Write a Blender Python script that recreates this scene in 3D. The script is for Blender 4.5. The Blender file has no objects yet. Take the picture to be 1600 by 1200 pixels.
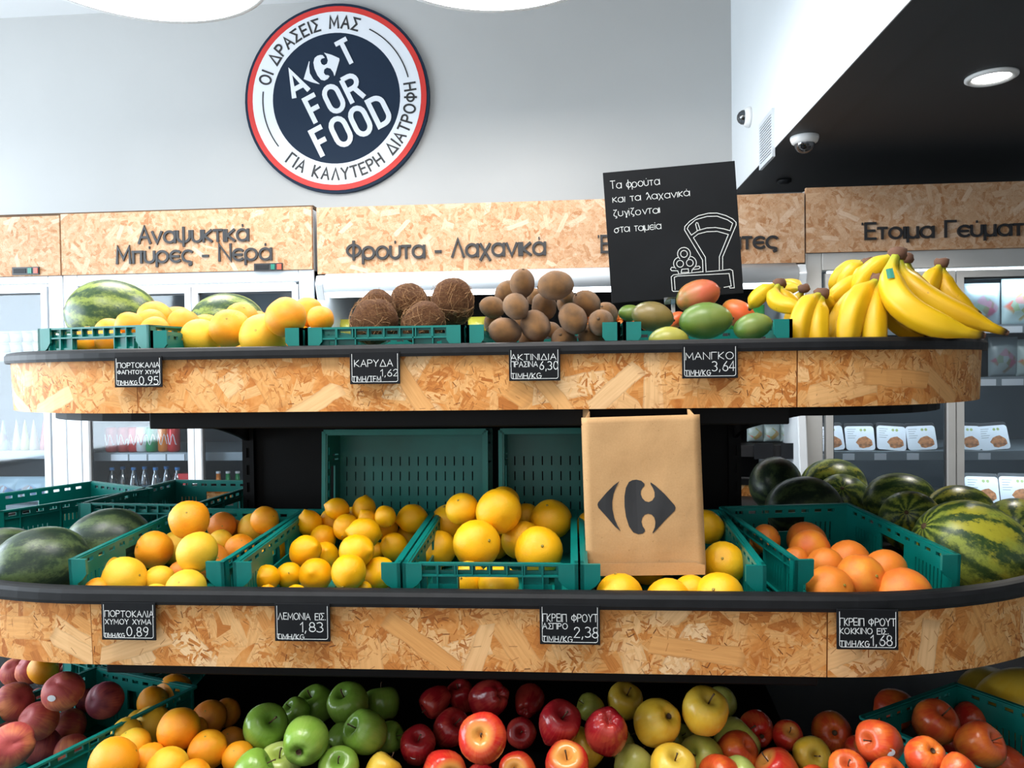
import bpy, bmesh, math, random
from math import sin, cos, pi, radians, atan2, sqrt
from mathutils import Vector, Matrix, Euler, noise
from mathutils.geometry import tessellate_polygon

C = bpy.context.scene.collection
scene = bpy.context.scene

# ---------------------------------------------------------------- camera
EYE = Vector((0.0, 0.0, 1.5)); FPX = 1200.0
YAW, PITCH, ROLL = radians(4.5), radians(-1.1), radians(-0.77)
camd = bpy.data.cameras.new('camera'); cam = bpy.data.objects.new('camera', camd); C.objects.link(cam)
camd.sensor_width = 36.0; camd.lens = FPX / 1600 * 36.0; camd.clip_start = 0.05
CR = Matrix.Rotation(YAW, 3, 'Z') @ Matrix.Rotation(pi/2 + PITCH, 3, 'X') @ Matrix.Rotation(ROLL, 3, 'Z')
cam.matrix_world = Matrix.Translation(EYE) @ CR.to_4x4()
scene.camera = cam

# ---------------------------------------------------------------- world, exposure, large lights
w = bpy.data.worlds.new('world'); scene.world = w; w.use_nodes = True
w.node_tree.nodes['Background'].inputs[0].default_value = (0.75, 0.88, 1.0, 1)
w.node_tree.nodes['Background'].inputs[1].default_value = 0.3
vs = scene.view_settings
vs.view_transform = 'Standard'; vs.look = 'None'; vs.gamma = 1.0; vs.use_curve_mapping = False
vs.exposure = 0.5

def area(name, loc, target, sx, sy, power, col):
    l = bpy.data.lights.new(name, 'AREA'); l.shape = 'RECTANGLE'; l.size = sx; l.size_y = sy
    l.energy = power; l.color = col
    o = bpy.data.objects.new(name, l); C.objects.link(o); o.location = loc
    o.rotation_euler = (Vector(target) - Vector(loc)).to_track_quat('-Z', 'Y').to_euler()
    return o
area('daylight_side_window', (-4.55, 1.2, 1.9), (0, 1.9, 1.35), 4.2, 2.2, 215, (0.78, 0.9, 1.0))
area('daylight_shop_front', (-1.2, -3.4, 2.2), (-0.1, 1.8, 1.0), 5.2, 2.6, 26, (1.0, 0.95, 0.9))

# ---------------------------------------------------------------- projection helpers: pixel of the photograph -> point in the room
def ray(px, py):
    return CR @ Vector(((px-800)/FPX, -(py-600)/FPX, -1.0))
def P(px, py, Y):
    d = ray(px, py); return EYE + d * ((Y-EYE.y)/d.y)
def PD(px, py, depth):
    return EYE + ray(px, py) * depth
def depth_of(p):
    return -(CR.transposed() @ (p-EYE)).z

# ---------------------------------------------------------------- object helpers
def link(name, me, mat=None, parent=None):
    o = bpy.data.objects.new(name, me); C.objects.link(o)
    if mat is not None and me is not None and not me.materials: me.materials.append(mat)
    if parent is not None: o.parent = parent
    return o
def bm_mesh(name, bm, smooth=False):
    bmesh.ops.recalc_face_normals(bm, faces=bm.faces[:])
    me = bpy.data.meshes.new(name); bm.to_mesh(me); bm.free()
    if smooth:
        for p in me.polygons: p.use_smooth = True
    return me
def obj(name, bm, mat, parent=None, smooth=False, bevel=0.0):
    o = link(name, bm_mesh(name, bm, smooth), mat, parent)
    if bevel:
        m = o.modifiers.new('bevel', 'BEVEL'); m.width = bevel; m.segments = 2; m.limit_method = 'ANGLE'
        m.angle_limit = radians(40)
    return o
def tag(o, label, cat, group=None):
    o['label'] = label; o['category'] = cat
    if group: o['group'] = group
    return o
def thing(name, label, cat, loc=(0,0,0), rotz=0.0, group=None):
    o = bpy.data.objects.new(name, None); C.objects.link(o); o.location = loc
    o.rotation_euler = (0,0,rotz); o.empty_display_size = 0.02
    return tag(o, label, cat, group)
def struct(name, bm, mat, **k):
    o = obj(name, bm, mat, **k); o['kind'] = 'structure'; return o
def box(bm, x0, x1, y0, y1, z0, z1, M=None):
    v = [bm.verts.new(Vector((x, y, z))) for x in (x0,x1) for y in (y0,y1) for z in (z0,z1)]
    if M is not None:
        for q in v: q.co = M @ q.co
    for f in ((0,1,3,2),(4,6,7,5),(0,4,5,1),(2,3,7,6),(0,2,6,4),(1,5,7,3)):
        bm.faces.new([v[i] for i in f])
    return v
def newbox(*a, M=None):
    bm = bmesh.new(); box(bm, *a, M=M); return bm
def prism(bm, pts, z0, z1, M=None):
    """polygon in local XY, extruded z0..z1"""
    a = [bm.verts.new((p[0], p[1], z0)) for p in pts]; b = [bm.verts.new((p[0], p[1], z1)) for p in pts]
    n = len(pts)
    bm.faces.new(a[::-1]); bm.faces.new(b)
    for i in range(n): bm.faces.new((a[i], a[(i+1)%n], b[(i+1)%n], b[i]))
    if M is not None:
        for v in a+b: v.co = M @ v.co
def tube(bm, pts, radii, n=8, cap=True):
    pts = [Vector(p) for p in pts]; rings = []
    if not hasattr(radii, '__len__'): radii = [radii]*len(pts)
    up = Vector((0.13, 0.31, 0.94))
    for i, p in enumerate(pts):
        t = (pts[min(i+1, len(pts)-1)] - pts[max(i-1, 0)]).normalized()
        a = t.cross(up)
        if a.length < 1e-4: a = t.cross(Vector((1,0,0)))
        a.normalize(); b = a.cross(t)
        rings.append([bm.verts.new(p + (a*cos(2*pi*k/n) + b*sin(2*pi*k/n))*radii[i]) for k in range(n)])
        up = b
    for r, s in zip(rings, rings[1:]):
        for k in range(n): bm.faces.new((r[k], r[(k+1)%n], s[(k+1)%n], s[k]))
    if cap: bm.faces.new(rings[0][::-1]); bm.faces.new(rings[-1])
def revolve(prof, n=24, fn=None, name='m'):
    """prof: list of (r,z) bottom to top, ends may have r=0"""
    bm = bmesh.new(); rings = []
    for r, z in prof:
        if r < 1e-6: rings.append([bm.verts.new((0,0,z))])
        else: rings.append([bm.verts.new((r*cos(2*pi*k/n), r*sin(2*pi*k/n), z)) for k in range(n)])
    for a, b in zip(rings, rings[1:]):
        if len(a) == 1 and len(b) == 1: continue
        for k in range(n):
            if len(a) == 1: bm.faces.new((a[0], b[k], b[(k+1)%n]))
            elif len(b) == 1: bm.faces.new((a[k], a[(k+1)%n], b[0]))
            else: bm.faces.new((a[k], a[(k+1)%n], b[(k+1)%n], b[k]))
    if fn:
        for v in bm.verts: v.co = fn(v.co.copy())
    return bm
def plate(us, vs_, holes, t, M=None, bm=None):
    """flat plate with real rectangular openings. spans us=(u0,u1), vs_=(v0,v1) in local XY, thickness t in Z"""
    bm = bm or bmesh.new()
    U = sorted(set([us[0], us[1]] + [min(max(h[i], us[0]), us[1]) for h in holes for i in (0,1)]))
    V = sorted(set([vs_[0], vs_[1]] + [min(max(h[i], vs_[0]), vs_[1]) for h in holes for i in (2,3)]))
    nu, nv = len(U)-1, len(V)-1
    solid = [[not any(h[0] <= (U[i]+U[i+1])/2 <= h[1] and h[2] <= (V[j]+V[j+1])/2 <= h[3] for h in holes)
              for j in range(nv)] for i in range(nu)]
    cache = {}
    def vv(i, j, k):
        if (i,j,k) not in cache:
            c = Vector((U[i], V[j], k*t)); cache[(i,j,k)] = bm.verts.new(M @ c if M is not None else c)
        return cache[(i,j,k)]
    S = lambda i, j: 0 <= i < nu and 0 <= j < nv and solid[i][j]
    for i in range(nu):
        for j in range(nv):
            if not solid[i][j]: continue
            bm.faces.new((vv(i,j,1), vv(i+1,j,1), vv(i+1,j+1,1), vv(i,j+1,1)))
            bm.faces.new((vv(i,j,0), vv(i,j+1,0), vv(i+1,j+1,0), vv(i+1,j,0)))
            if not S(i-1,j): bm.faces.new((vv(i,j,0), vv(i,j,1), vv(i,j+1,1), vv(i,j+1,0)))
            if not S(i+1,j): bm.faces.new((vv(i+1,j,0), vv(i+1,j+1,0), vv(i+1,j+1,1), vv(i+1,j,1)))
            if not S(i,j-1): bm.faces.new((vv(i,j,0), vv(i+1,j,0), vv(i+1,j,1), vv(i,j,1)))
            if not S(i,j+1): bm.faces.new((vv(i,j+1,0), vv(i,j+1,1), vv(i+1,j+1,1), vv(i+1,j+1,0)))
    return bm

# ---------------------------------------------------------------- material helpers
class NT:
    def __init__(s, name, rough=0.5, metallic=0.0, spec=0.5, coat=0.0):
        s.m = bpy.data.materials.new(name); s.m.use_nodes = True; s.t = s.m.node_tree; s.n = s.t.nodes
        s.b = s.n['Principled BSDF']; s.b.inputs['Roughness'].default_value = rough
        s.b.inputs['Metallic'].default_value = metallic; s.b.inputs['Specular IOR Level'].default_value = spec
        s.b.inputs['Coat Weight'].default_value = coat
    def L(s, a, b): s.t.links.new(a, b)
    def tex(s, kind='Object'): return s.n.new('ShaderNodeTexCoord').outputs[kind]
    def map(s, vec, scale=(1,1,1), rot=(0,0,0), loc=(0,0,0)):
        m = s.n.new('ShaderNodeMapping'); s.L(vec, m.inputs[0])
        m.inputs['Scale'].default_value = scale; m.inputs['Rotation'].default_value = rot
        m.inputs['Location'].default_value = loc; return m.outputs[0]
    def noise(s, vec, scale, detail=3, rough=0.5, dist=0.0):
        x = s.n.new('ShaderNodeTexNoise'); s.L(vec, x.inputs['Vector']); x.inputs['Scale'].default_value = scale
        x.inputs['Detail'].default_value = detail; x.inputs['Roughness'].default_value = rough
        x.inputs['Distortion'].default_value = dist; return x.outputs['Fac']
    def vor(s, vec, scale, feature='F1', rnd=1.0):
        x = s.n.new('ShaderNodeTexVoronoi'); s.L(vec, x.inputs['Vector']); x.inputs['Scale'].default_value = scale
        x.feature = feature; x.inputs['Randomness'].default_value = rnd; return x
    def ramp(s, fac, stops):
        r = s.n.new('ShaderNodeValToRGB'); s.L(fac, r.inputs[0]); e = r.color_ramp.elements
        while len(e) < len(stops): e.new(0.5)
        for k, (p, c) in enumerate(stops):
            e[k].position = p; e[k].color = (c[0], c[1], c[2], 1) if hasattr(c, '__len__') else (c,c,c,1)
        return r.outputs[0]
    def mix(s, fac, a, b, mode='MIX'):
        m = s.n.new('ShaderNodeMix'); m.data_type = 'RGBA'; m.blend_type = mode
        for sock, v in ((m.inputs[0], fac), (m.inputs[6], a), (m.inputs[7], b)):
            if isinstance(v, bpy.types.NodeSocket): s.L(v, sock)
            elif hasattr(v, '__len__'): sock.default_value = (v[0], v[1], v[2], 1)
            else: sock.default_value = v
        return m.outputs[2]
    def math(s, op, a, b=0.0, c=0.0):
        m = s.n.new('ShaderNodeMath'); m.operation = op
        for k, v in enumerate((a, b, c)):
            if isinstance(v, bpy.types.NodeSocket): s.L(v, m.inputs[k])
            else: m.inputs[k].default_value = v
        return m.outputs[0]
    def xyz(s, vec):
        x = s.n.new('ShaderNodeSeparateXYZ'); s.L(vec, x.inputs[0]); return x.outputs
    def rnd(s): return s.n.new('ShaderNodeObjectInfo').outputs['Random']
    def offs(s, vec):
        """shift texture space by the object's random number"""
        r = s.math('MULTIPLY', s.rnd(), 37.0); c = s.n.new('ShaderNodeCombineXYZ')
        for k in range(3): s.L(r, c.inputs[k])
        a = s.n.new('ShaderNodeVectorMath'); a.operation = 'ADD'; s.L(vec, a.inputs[0]); s.L(c.outputs[0], a.inputs[1])
        return a.outputs[0]
    def col(s, c):
        if isinstance(c, bpy.types.NodeSocket): s.L(c, s.b.inputs['Base Color'])
        else: s.b.inputs['Base Color'].default_value = (c[0], c[1], c[2], 1)
        return s
    def bump(s, h, strength=0.3, dist=0.01):
        b = s.n.new('ShaderNodeBump'); s.L(h, b.inputs['Height']); b.inputs['Strength'].default_value = strength
        b.inputs['Distance'].default_value = dist; s.L(b.outputs[0], s.b.inputs['Normal']); return s

def plain(name, c, rough=0.5, metallic=0.0, spec=0.5, var=0.0, scale=8.0, bump=0.0):
    t = NT(name, rough, metallic, spec)
    if var:
        n = t.noise(t.tex(), scale, 4)
        t.col(t.ramp(n, [(0.3, [v*(1-var) for v in c]), (0.7, [min(1, v*(1+var)) for v in c])]))
        if bump: t.bump(n, bump, 0.002)
    else: t.col(c)
    return t.m
def emit(name, c, strength):
    t = NT(name); t.col((0.8,0.8,0.8)); t.b.inputs['Emission Color'].default_value = (*c, 1)
    t.b.inputs['Emission Strength'].default_value = strength; return t.m

def osb(name, tones, dark, size=1.0, big=1.0, fine=1.0):
    """oriented strand board: strands scattered in random directions, each a small rectangle with its own tone and grain"""
    t = NT(name, 0.6, 0, 0.25); uv = t.tex('UV')
    def strands(scale, ln, wd, off, density=1.0, ragged=0.10):
        v = t.map(uv, (scale, scale, scale), (0,0,0), off)
        vo = t.vor(v, 1.0); c = t.xyz(vo.outputs['Color'])
        d = t.n.new('ShaderNodeVectorMath'); d.operation = 'SUBTRACT'; t.L(v, d.inputs[0]); t.L(vo.outputs['Position'], d.inputs[1])
        x = t.xyz(d.outputs[0]); a = t.math('MULTIPLY', c[0], 3.14159); ca, sa = t.math('COSINE', a), t.math('SINE', a)
        u = t.math('ADD', t.math('MULTIPLY', x[0], ca), t.math('MULTIPLY', x[1], sa))
        w_ = t.math('SUBTRACT', t.math('MULTIPLY', x[1], ca), t.math('MULTIPLY', x[0], sa))
        nz = t.math('MULTIPLY', t.math('SUBTRACT', t.noise(v, 3.0, 3), 0.5), ragged*2)
        m = t.math('MAXIMUM', t.math('DIVIDE', t.math('ABSOLUTE', t.math('ADD', u, nz)), ln), t.math('DIVIDE', t.math('ABSOLUTE', t.math('ADD', w_, t.math('MULTIPLY', nz, 0.45))), wd))
        mask = t.ramp(m, [(0.93, 1.0), (1.0, 0.0)])
        if density < 1: mask = t.math('MULTIPLY', mask, t.math('LESS_THAN', c[1], density))
        cb = t.n.new('ShaderNodeCombineXYZ'); t.L(t.math('MULTIPLY', u, 1.5), cb.inputs[0]); t.L(t.math('MULTIPLY', w_, 26.0), cb.inputs[1]); t.L(t.math('MULTIPLY', c[1], 9.0), cb.inputs[2])
        gr = t.noise(cb.outputs[0], 1.0, 3, 0.6)
        edge = t.ramp(m, [(0.80, 0.0), (0.95, 1.0), (1.0, 1.0)])
        return mask, c[2], gr, edge
    def paint(col, s, tn, lo=0.75, opac=1.0, edge=0.0):
        mask, tone, gr, ed = s
        c = t.mix(0.8, t.ramp(tone, tn), t.ramp(gr, [(0.35, (lo, lo*0.93, lo*0.85)), (0.6, (1,1,1))]), 'MULTIPLY')
        if edge: c = t.mix(t.math('MULTIPLY', ed, edge), c, dark)
        return t.mix(t.math('MULTIPLY', mask, opac), col, c)
    s = size
    col = t.ramp(t.noise(uv, 30*s, 4), [(0.3, tones[0]), (0.5, tones[1]), (0.7, tones[2])])
    tn = [(0.0, tones[0]), (0.25, tones[1]), (0.6, tones[2]), (1.0, tones[3])]
    pale = [(0.0, tones[2]), (0.4, tones[3]), (1.0, tones[4])]
    col = paint(col, strands(16*s, 0.75, 0.30, (0.3,4.1,0)), tn)
    col = paint(col, strands(22*s, 0.65, 0.22, (5.3,2.1,0)), tn)
    col = paint(col, strands(9*s, 0.70, 0.20, (1.7,9.1,0), 0.62*big), pale, 0.84, 1.0, 0.25)
    zone = t.ramp(t.noise(uv, 12*s, 3), [(0.40, 0.0), (0.55, 1.0)])
    sf = strands(48*s, 0.60, 0.14, (2.2,3.3,0), 0.9); sf2 = strands(62*s, 0.55, 0.12, (8.2,1.3,0), 0.8); sf3 = strands(80*s, 0.5, 0.075, (3.2,7.3,0), 0.55)
    f = paint(paint(col, sf, tn, 0.7, 1.0, 0.3), sf2, tn, 0.7, 1.0, 0.3)
    f = paint(f, sf3, [(0.0, dark), (0.5, tones[0]), (1.0, tones[0])], 0.8)
    col = t.mix(t.math('MULTIPLY', zone, fine), col, f)
    col = paint(col, strands(7*s, 0.62, 0.12, (6.7,1.1,0), 0.42*big), pale, 0.86, 1.0, 0.3)
    col = paint(col, strands(48*s, 0.36, 0.035, (4.4,0.7,0), 0.24, 0.05), [(0.0, dark), (1.0, tones[0])], 1.0, 0.6)
    t.col(col); return t.m

M = {}
M['osb'] = osb('strand_board', [(0.46,0.145,0.028), (0.65,0.255,0.06), (0.77,0.375,0.12), (0.84,0.485,0.205), (0.88,0.60,0.33)], (0.18,0.06,0.018))
M['osb_header'] = osb('strand_board_header', [(0.38,0.18,0.08), (0.48,0.28,0.155), (0.54,0.35,0.215), (0.58,0.40,0.27), (0.61,0.45,0.33)], (0.24,0.10,0.04), 1.6, 0.35, 0.6)
M['rim'] = plain('dark_rim', (0.009,0.0095,0.011), 0.55, spec=0.3, var=0.25, scale=30)
M['black'] = plain('black_metal', (0.004,0.0038,0.004), 0.55, spec=0.15, var=0.2, scale=12)
M['teal'] = plain('teal_plastic', (0.0,0.165,0.14), 0.38, var=0.12, scale=14)
M['white_alu'] = plain('white_aluminium', (0.62,0.66,0.70), 0.35, 0.1, var=0.04)
M['grey_alu'] = plain('grey_aluminium', (0.47,0.47,0.46), 0.38, 0.25, var=0.05)
M['seal'] = plain('dark_seal', (0.05,0.055,0.06), 0.6)
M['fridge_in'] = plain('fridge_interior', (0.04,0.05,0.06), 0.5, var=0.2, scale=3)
M['fridge_shelf'] = plain('fridge_shelf', (0.22,0.25,0.27), 0.35, 0.2, var=0.1)
M['white'] = plain('white_plastic', (0.8,0.8,0.79), 0.4)
M['chalk'] = plain('chalk_white', (0.72,0.74,0.74), 0.8, var=0.12, scale=300)
M['board'] = plain('chalkboard', (0.007,0.008,0.010), 0.6, spec=0.2, var=0.3, scale=6)
M['letter'] = plain('black_letter', (0.02,0.02,0.022), 0.45)
M['navy'] = plain('navy_print', (0.010,0.022,0.045), 0.6, spec=0.2)
M['red_print'] = plain('red_print', (0.62,0.028,0.02), 0.5)
M['white_print'] = plain('white_print', (0.74,0.76,0.80), 0.35)
M['stem'] = plain('brown_stem', (0.10,0.055,0.025), 0.8, var=0.3, scale=20)
M['scar'] = plain('green_brown_scar', (0.34,0.25,0.04), 0.8, var=0.3, scale=20)
M['green_tag'] = plain('green_switch', (0.01,0.17,0.12), 0.4)
M['red_tag'] = plain('red_switch', (0.6,0.08,0.04), 0.4)
M['lamp'] = emit('lamp_diffuser', (1.0,0.97,0.93), 11.5)
M['led'] = emit('led_strip', (0.85,0.94,1.0), 6.0)

# fruit skins -----------------------------------------------------
def citrus(name, c1, c2, c3, rough=0.42, bumpd=0.012):
    t = NT(name, rough, 0, 0.45); v = t.offs(t.tex()); 
    base = t.ramp(t.noise(v, 1.1, 3), [(0.34, c1), (0.52, c2), (0.7, c3)])
    base = t.mix(t.rnd(), base, t.mix(1.0, base, c2, 'MIX'))
    spk = t.ramp(t.noise(v, 16, 2), [(0.69, 0.0), (0.74, 1.0)])
    base = t.mix(t.math('MULTIPLY', spk, 0.25), base, (0.22,0.10,0.02))
    t.col(base); t.b.inputs['Subsurface Weight'].default_value = 0.0
    t.bump(t.noise(v, 40, 2), 0.22, bumpd); return t.m
M['orange_o'] = citrus('orange_skin', (0.84,0.25,0.006), (0.90,0.34,0.008), (0.90,0.44,0.02))
M['orange_y'] = citrus('orange_skin_yellow', (0.88,0.40,0.01), (0.88,0.52,0.03), (0.72,0.54,0.05))
M['orange_d'] = citrus('orange_skin_deep', (0.70,0.17,0.025), (0.78,0.24,0.02), (0.84,0.34,0.03))
M['lemon'] = citrus('lemon_skin', (0.94,0.38,0.0), (0.96,0.46,0.001), (0.96,0.53,0.002), 0.36)
M['grapefruit'] = citrus('grapefruit_skin', (0.92,0.41,0.002), (0.94,0.48,0.006), (0.92,0.55,0.018), 0.36, 0.006)
M['redgrape'] = citrus('red_grapefruit_skin', (0.80,0.17,0.03), (0.86,0.25,0.03), (0.90,0.36,0.03), 0.36, 0.006)
def apple_mat(name, base, streak, top, amount=0.5, rough=0.25):
    t = NT(name, rough, 0, 0.5); o = t.tex(); v = t.offs(o); x = t.xyz(o)
    ang = t.math('ARCTAN2', x[1], x[0])
    cb = t.n.new('ShaderNodeCombineXYZ'); t.L(t.math('MULTIPLY', ang, 9.0), cb.inputs[0]); t.L(x[2], cb.inputs[1]); t.L(t.math('MULTIPLY', t.rnd(), 9.0), cb.inputs[2])
    st = t.noise(cb.outputs[0], 1.0, 3); big = t.noise(v, 1.0, 2)
    f = t.ramp(t.math('ADD', t.math('MULTIPLY', st, 0.28), t.math('MULTIPLY', big, 0.72)), [(0.5-0.18*amount, 0.0), (0.56, 1.0)])
    col = t.mix(f, streak, base)
    tp = t.ramp(t.math('SUBTRACT', x[2], t.math('MULTIPLY', t.math('POWER', t.math('ADD', t.math('MULTIPLY', x[0], x[0]), t.math('MULTIPLY', x[1], x[1])), 0.5), 0.9)), [(0.22, 0.0), (0.55, 1.0)])
    col = t.mix(t.math('MULTIPLY', tp, 0.85), col, top)
    dots = t.ramp(t.vor(v, 11).outputs['Distance'], [(0.07, 1.0), (0.12, 0.0)])
    col = t.mix(t.math('MULTIPLY', dots, 0.25), col, streak)
    t.col(col); t.bump(t.noise(v, 4, 2), 0.05, 0.02); return t.m
M['apple_green'] = apple_mat('green_apple_skin', (0.20,0.36,0.045), (0.25,0.40,0.065), (0.13,0.26,0.03), 0.6)
M['apple_lightgreen'] = apple_mat('light_green_apple_skin', (0.46,0.56,0.13), (0.52,0.60,0.18), (0.36,0.46,0.08), 0.5)
M['apple_red'] = apple_mat('red_apple_skin', (0.34,0.012,0.018), (0.48,0.05,0.035), (0.26,0.012,0.015), 0.3, 0.22)
M['apple_gala'] = apple_mat('streaked_red_apple_skin', (0.62,0.028,0.018), (0.70,0.10,0.03), (0.78,0.38,0.08), 0.5, 0.22)
M['apple_bicolour'] = apple_mat('red_orange_apple_skin', (0.66,0.07,0.02), (0.86,0.24,0.03), (0.62,0.11,0.03), 1.0, 0.28)
M['apple_yellow'] = apple_mat('yellow_apple_skin', (0.78,0.47,0.035), (0.80,0.54,0.07), (0.62,0.42,0.05), 0.6, 0.32)
M['apple_yellowgreen'] = apple_mat('yellow_green_apple_skin', (0.42,0.44,0.07), (0.52,0.50,0.12), (0.34,0.36,0.05), 0.6, 0.32)
M['peach'] = apple_mat('peach_skin', (0.42,0.06,0.055), (0.72,0.22,0.09), (0.42,0.06,0.06), 0.9, 0.6)
M['peach_dark'] = apple_mat('dark_peach_skin', (0.20,0.02,0.04), (0.40,0.07,0.06), (0.18,0.02,0.04), 0.5, 0.6)
def kiwi_mat():
    t = NT('kiwi_skin', 0.85, 0, 0.2); v = t.offs(t.tex())
    b = t.ramp(t.noise(v, 1.6, 4), [(0.3, (0.16,0.075,0.024)), (0.5, (0.25,0.115,0.033)), (0.7, (0.34,0.15,0.04))])
    b = t.mix(t.math('MULTIPLY', t.ramp(t.noise(v, 55, 2), [(0.4, 1.0), (0.6, 0.0)]), 0.4), b, (0.13,0.07,0.03))
    t.col(b); t.bump(t.noise(v, 60, 2), 0.5, 0.02); t.b.inputs['Sheen Weight'].default_value = 0.3; return t.m
M['kiwi'] = kiwi_mat()
def coco_mat():
    t = NT('coconut_husk', 0.85, 0, 0.25); v = t.offs(t.tex())
    s = t.map(v, (5,5,34), (0.5,0.25,0)); s2 = t.map(v, (30,5,5), (0.2,0.9,0.4))
    n = t.mix(0.5, t.noise(s, 1.0, 5, 0.7, 0.8), t.noise(s2, 1.0, 5, 0.7, 0.8))
    t.col(t.ramp(n, [(0.34, (0.09,0.035,0.014)), (0.5, (0.24,0.10,0.04)), (0.66, (0.42,0.20,0.08))]))
    t.bump(n, 0.9, 0.05); return t.m
M['coconut'] = coco_mat()
M['fibre'] = plain('coconut_fibre', (0.36,0.19,0.08), 0.8, var=0.3, scale=20)
def melon_mat(name, dark, light, n=7.0, light_amt=0.5, yellow=None):
    t = NT(name, 0.33, 0, 0.4); o = t.tex(); v = t.offs(o); x = t.xyz(o)
    vs2 = t.map(v, (0.7, 1.6, 1.6))
    w1 = t.math('MULTIPLY', t.math('SUBTRACT', t.noise(vs2, 2.2, 5, 0.7), 0.5), 1.9)
    ang = t.math('ARCTAN2', x[2], x[1])
    s = t.math('SINE', t.math('ADD', t.math('MULTIPLY', ang, n), t.math('MULTIPLY', w1, 5.2)))
    s = t.math('ADD', t.math('MULTIPLY', s, 0.5), 0.5)
    fine = t.noise(v, 13, 6, 0.75); mid = t.noise(vs2, 4, 5, 0.7)
    f = t.math('ADD', t.math('ADD', t.math('MULTIPLY', s, 0.30), t.math('MULTIPLY', fine, 0.58)), t.math('MULTIPLY', mid, 0.42))
    lo = 0.72 - 0.17*light_amt
    mid_c = [0.55*a+0.45*b for a, b in zip(dark, light)]
    col = t.ramp(f, [(lo-0.12, dark), (lo, [0.8*a+0.2*b for a, b in zip(dark, light)]), (lo+0.07, mid_c), (lo+0.2, light)])
    if yellow is not None:
        col = t.mix(t.math('MULTIPLY', t.ramp(t.noise(v, 1.1, 4), [(0.5, 0.0), (0.62, 0.8)]), t.ramp(f, [(lo-0.05, 0.0), (lo+0.08, 1.0)])), col, yellow)
    t.col(col); t.bump(mid, 0.05, 0.02); return t.m
M['melon'] = melon_mat('watermelon_rind', (0.024,0.058,0.020), (0.24,0.30,0.055), 10, 0.60)
M['melon_light'] = melon_mat('watermelon_rind_light', (0.026,0.058,0.018), (0.28,0.33,0.05), 11, 0.66, (0.42,0.37,0.03))
M['melon_dark'] = melon_mat('watermelon_rind_dark', (0.020,0.036,0.024), (0.085,0.125,0.05), 8, 0.6)
def mango_mat(name, a, b, c):
    t = NT(name, 0.36, 0, 0.5); o = t.tex(); v = t.offs(o); x = t.xyz(o)
    f = t.math('ADD', t.math('MULTIPLY', t.math('ADD', x[2], t.math('MULTIPLY', x[0], 0.5)), 0.45), t.noise(v, 1.3, 4))
    col = t.ramp(f, [(0.3, a), (0.5, b), (0.85, c)])
    sp = t.ramp(t.vor(v, 10).outputs['Distance'], [(0.07, 1.0), (0.13, 0.0)])
    t.col(t.mix(t.math('MULTIPLY', sp, 0.3), col, (0.35,0.32,0.10))); return t.m
M['mango_red'] = mango_mat('red_green_mango_skin', (0.10,0.13,0.025), (0.34,0.16,0.04), (0.60,0.13,0.06))
M['mango_green'] = mango_mat('green_mango_skin', (0.06,0.13,0.02), (0.11,0.20,0.03), (0.19,0.24,0.05))
M['mango_brown'] = mango_mat('brown_green_mango_skin', (0.10,0.12,0.025), (0.17,0.13,0.04), (0.24,0.17,0.05))
M['mango_orange'] = mango_mat('orange_mango_skin', (0.66,0.30,0.05), (0.80,0.20,0.04), (0.82,0.14,0.04))
M['mango_yellow'] = mango_mat('yellow_green_mango_skin', (0.18,0.22,0.03), (0.34,0.34,0.05), (0.40,0.36,0.06))
def banana_mat():
    t = NT('banana_skin', 0.42, 0, 0.4); v = t.tex(); uv = t.xyz(t.tex('UV'))
    b = t.ramp(t.noise(v, 12, 3), [(0.35, (0.66,0.37,0.004)), (0.65, (0.72,0.45,0.010))])
    b = t.mix(t.ramp(uv[1], [(0.10, 1.0), (0.34, 0.0)]), b, (0.34,0.37,0.03))
    b = t.mix(t.ramp(uv[1], [(0.975, 0.0), (0.995, 1.0)]), b, (0.05,0.03,0.015))
    sp = t.ramp(t.noise(v, 120, 2), [(0.72, 0.0), (0.76, 1.0)])
    b = t.mix(t.math('MULTIPLY', sp, 0.55), b, (0.22,0.10,0.02)); t.col(b); return t.m
M['banana'] = banana_mat()
M['crown'] = plain('banana_crown', (0.13,0.06,0.035), 0.85, var=0.4, scale=60)
def kraft():
    t = NT('kraft_paper', 0.75, 0, 0.2); v = t.tex()
    n = t.noise(v, 7, 4); f = t.noise(t.map(v, (300, 40, 300)), 1.0, 3)
    c = t.ramp(n, [(0.3, (0.50,0.29,0.13)), (0.7, (0.56,0.34,0.16))])
    c = t.mix(0.3, c, t.ramp(f, [(0.35, (0.8,0.75,0.7)), (0.65, (1,1,1))]), 'MULTIPLY')
    sp = t.ramp(t.noise(v, 230, 1), [(0.74, 0.0), (0.78, 1.0)]); c = t.mix(t.math('MULTIPLY', sp, 0.5), c, (0.2,0.1,0.04))
    t.col(c); t.bump(t.noise(v, 16, 3), 0.25, 0.01); return t.m
M['kraft'] = kraft()
def glassy(name, tint=(1,1,1), amount=0.06):
    m = bpy.data.materials.new(name); m.use_nodes = True; n = m.node_tree.nodes; l = m.node_tree.links
    for x in list(n):
        if x.type != 'OUTPUT_MATERIAL': n.remove(x)
    tr = n.new('ShaderNodeBsdfTransparent'); tr.inputs[0].default_value = (*tint, 1)
    gl = n.new('ShaderNodeBsdfGlossy'); gl.inputs['Roughness'].default_value = 0.04
    fr = n.new('ShaderNodeFresnel'); fr.inputs[0].default_value = 1.3
    ad = n.new('ShaderNodeMath'); ad.operation = 'ADD'; ad.inputs[1].default_value = amount; l.new(fr.outputs[0], ad.inputs[0])
    mx = n.new('ShaderNodeMixShader'); l.new(ad.outputs[0], mx.inputs[0]); l.new(tr.outputs[0], mx.inputs[1]); l.new(gl.outputs[0], mx.inputs[2])
    l.new(mx.outputs[0], n['Material Output'].inputs[0]); return m
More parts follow.
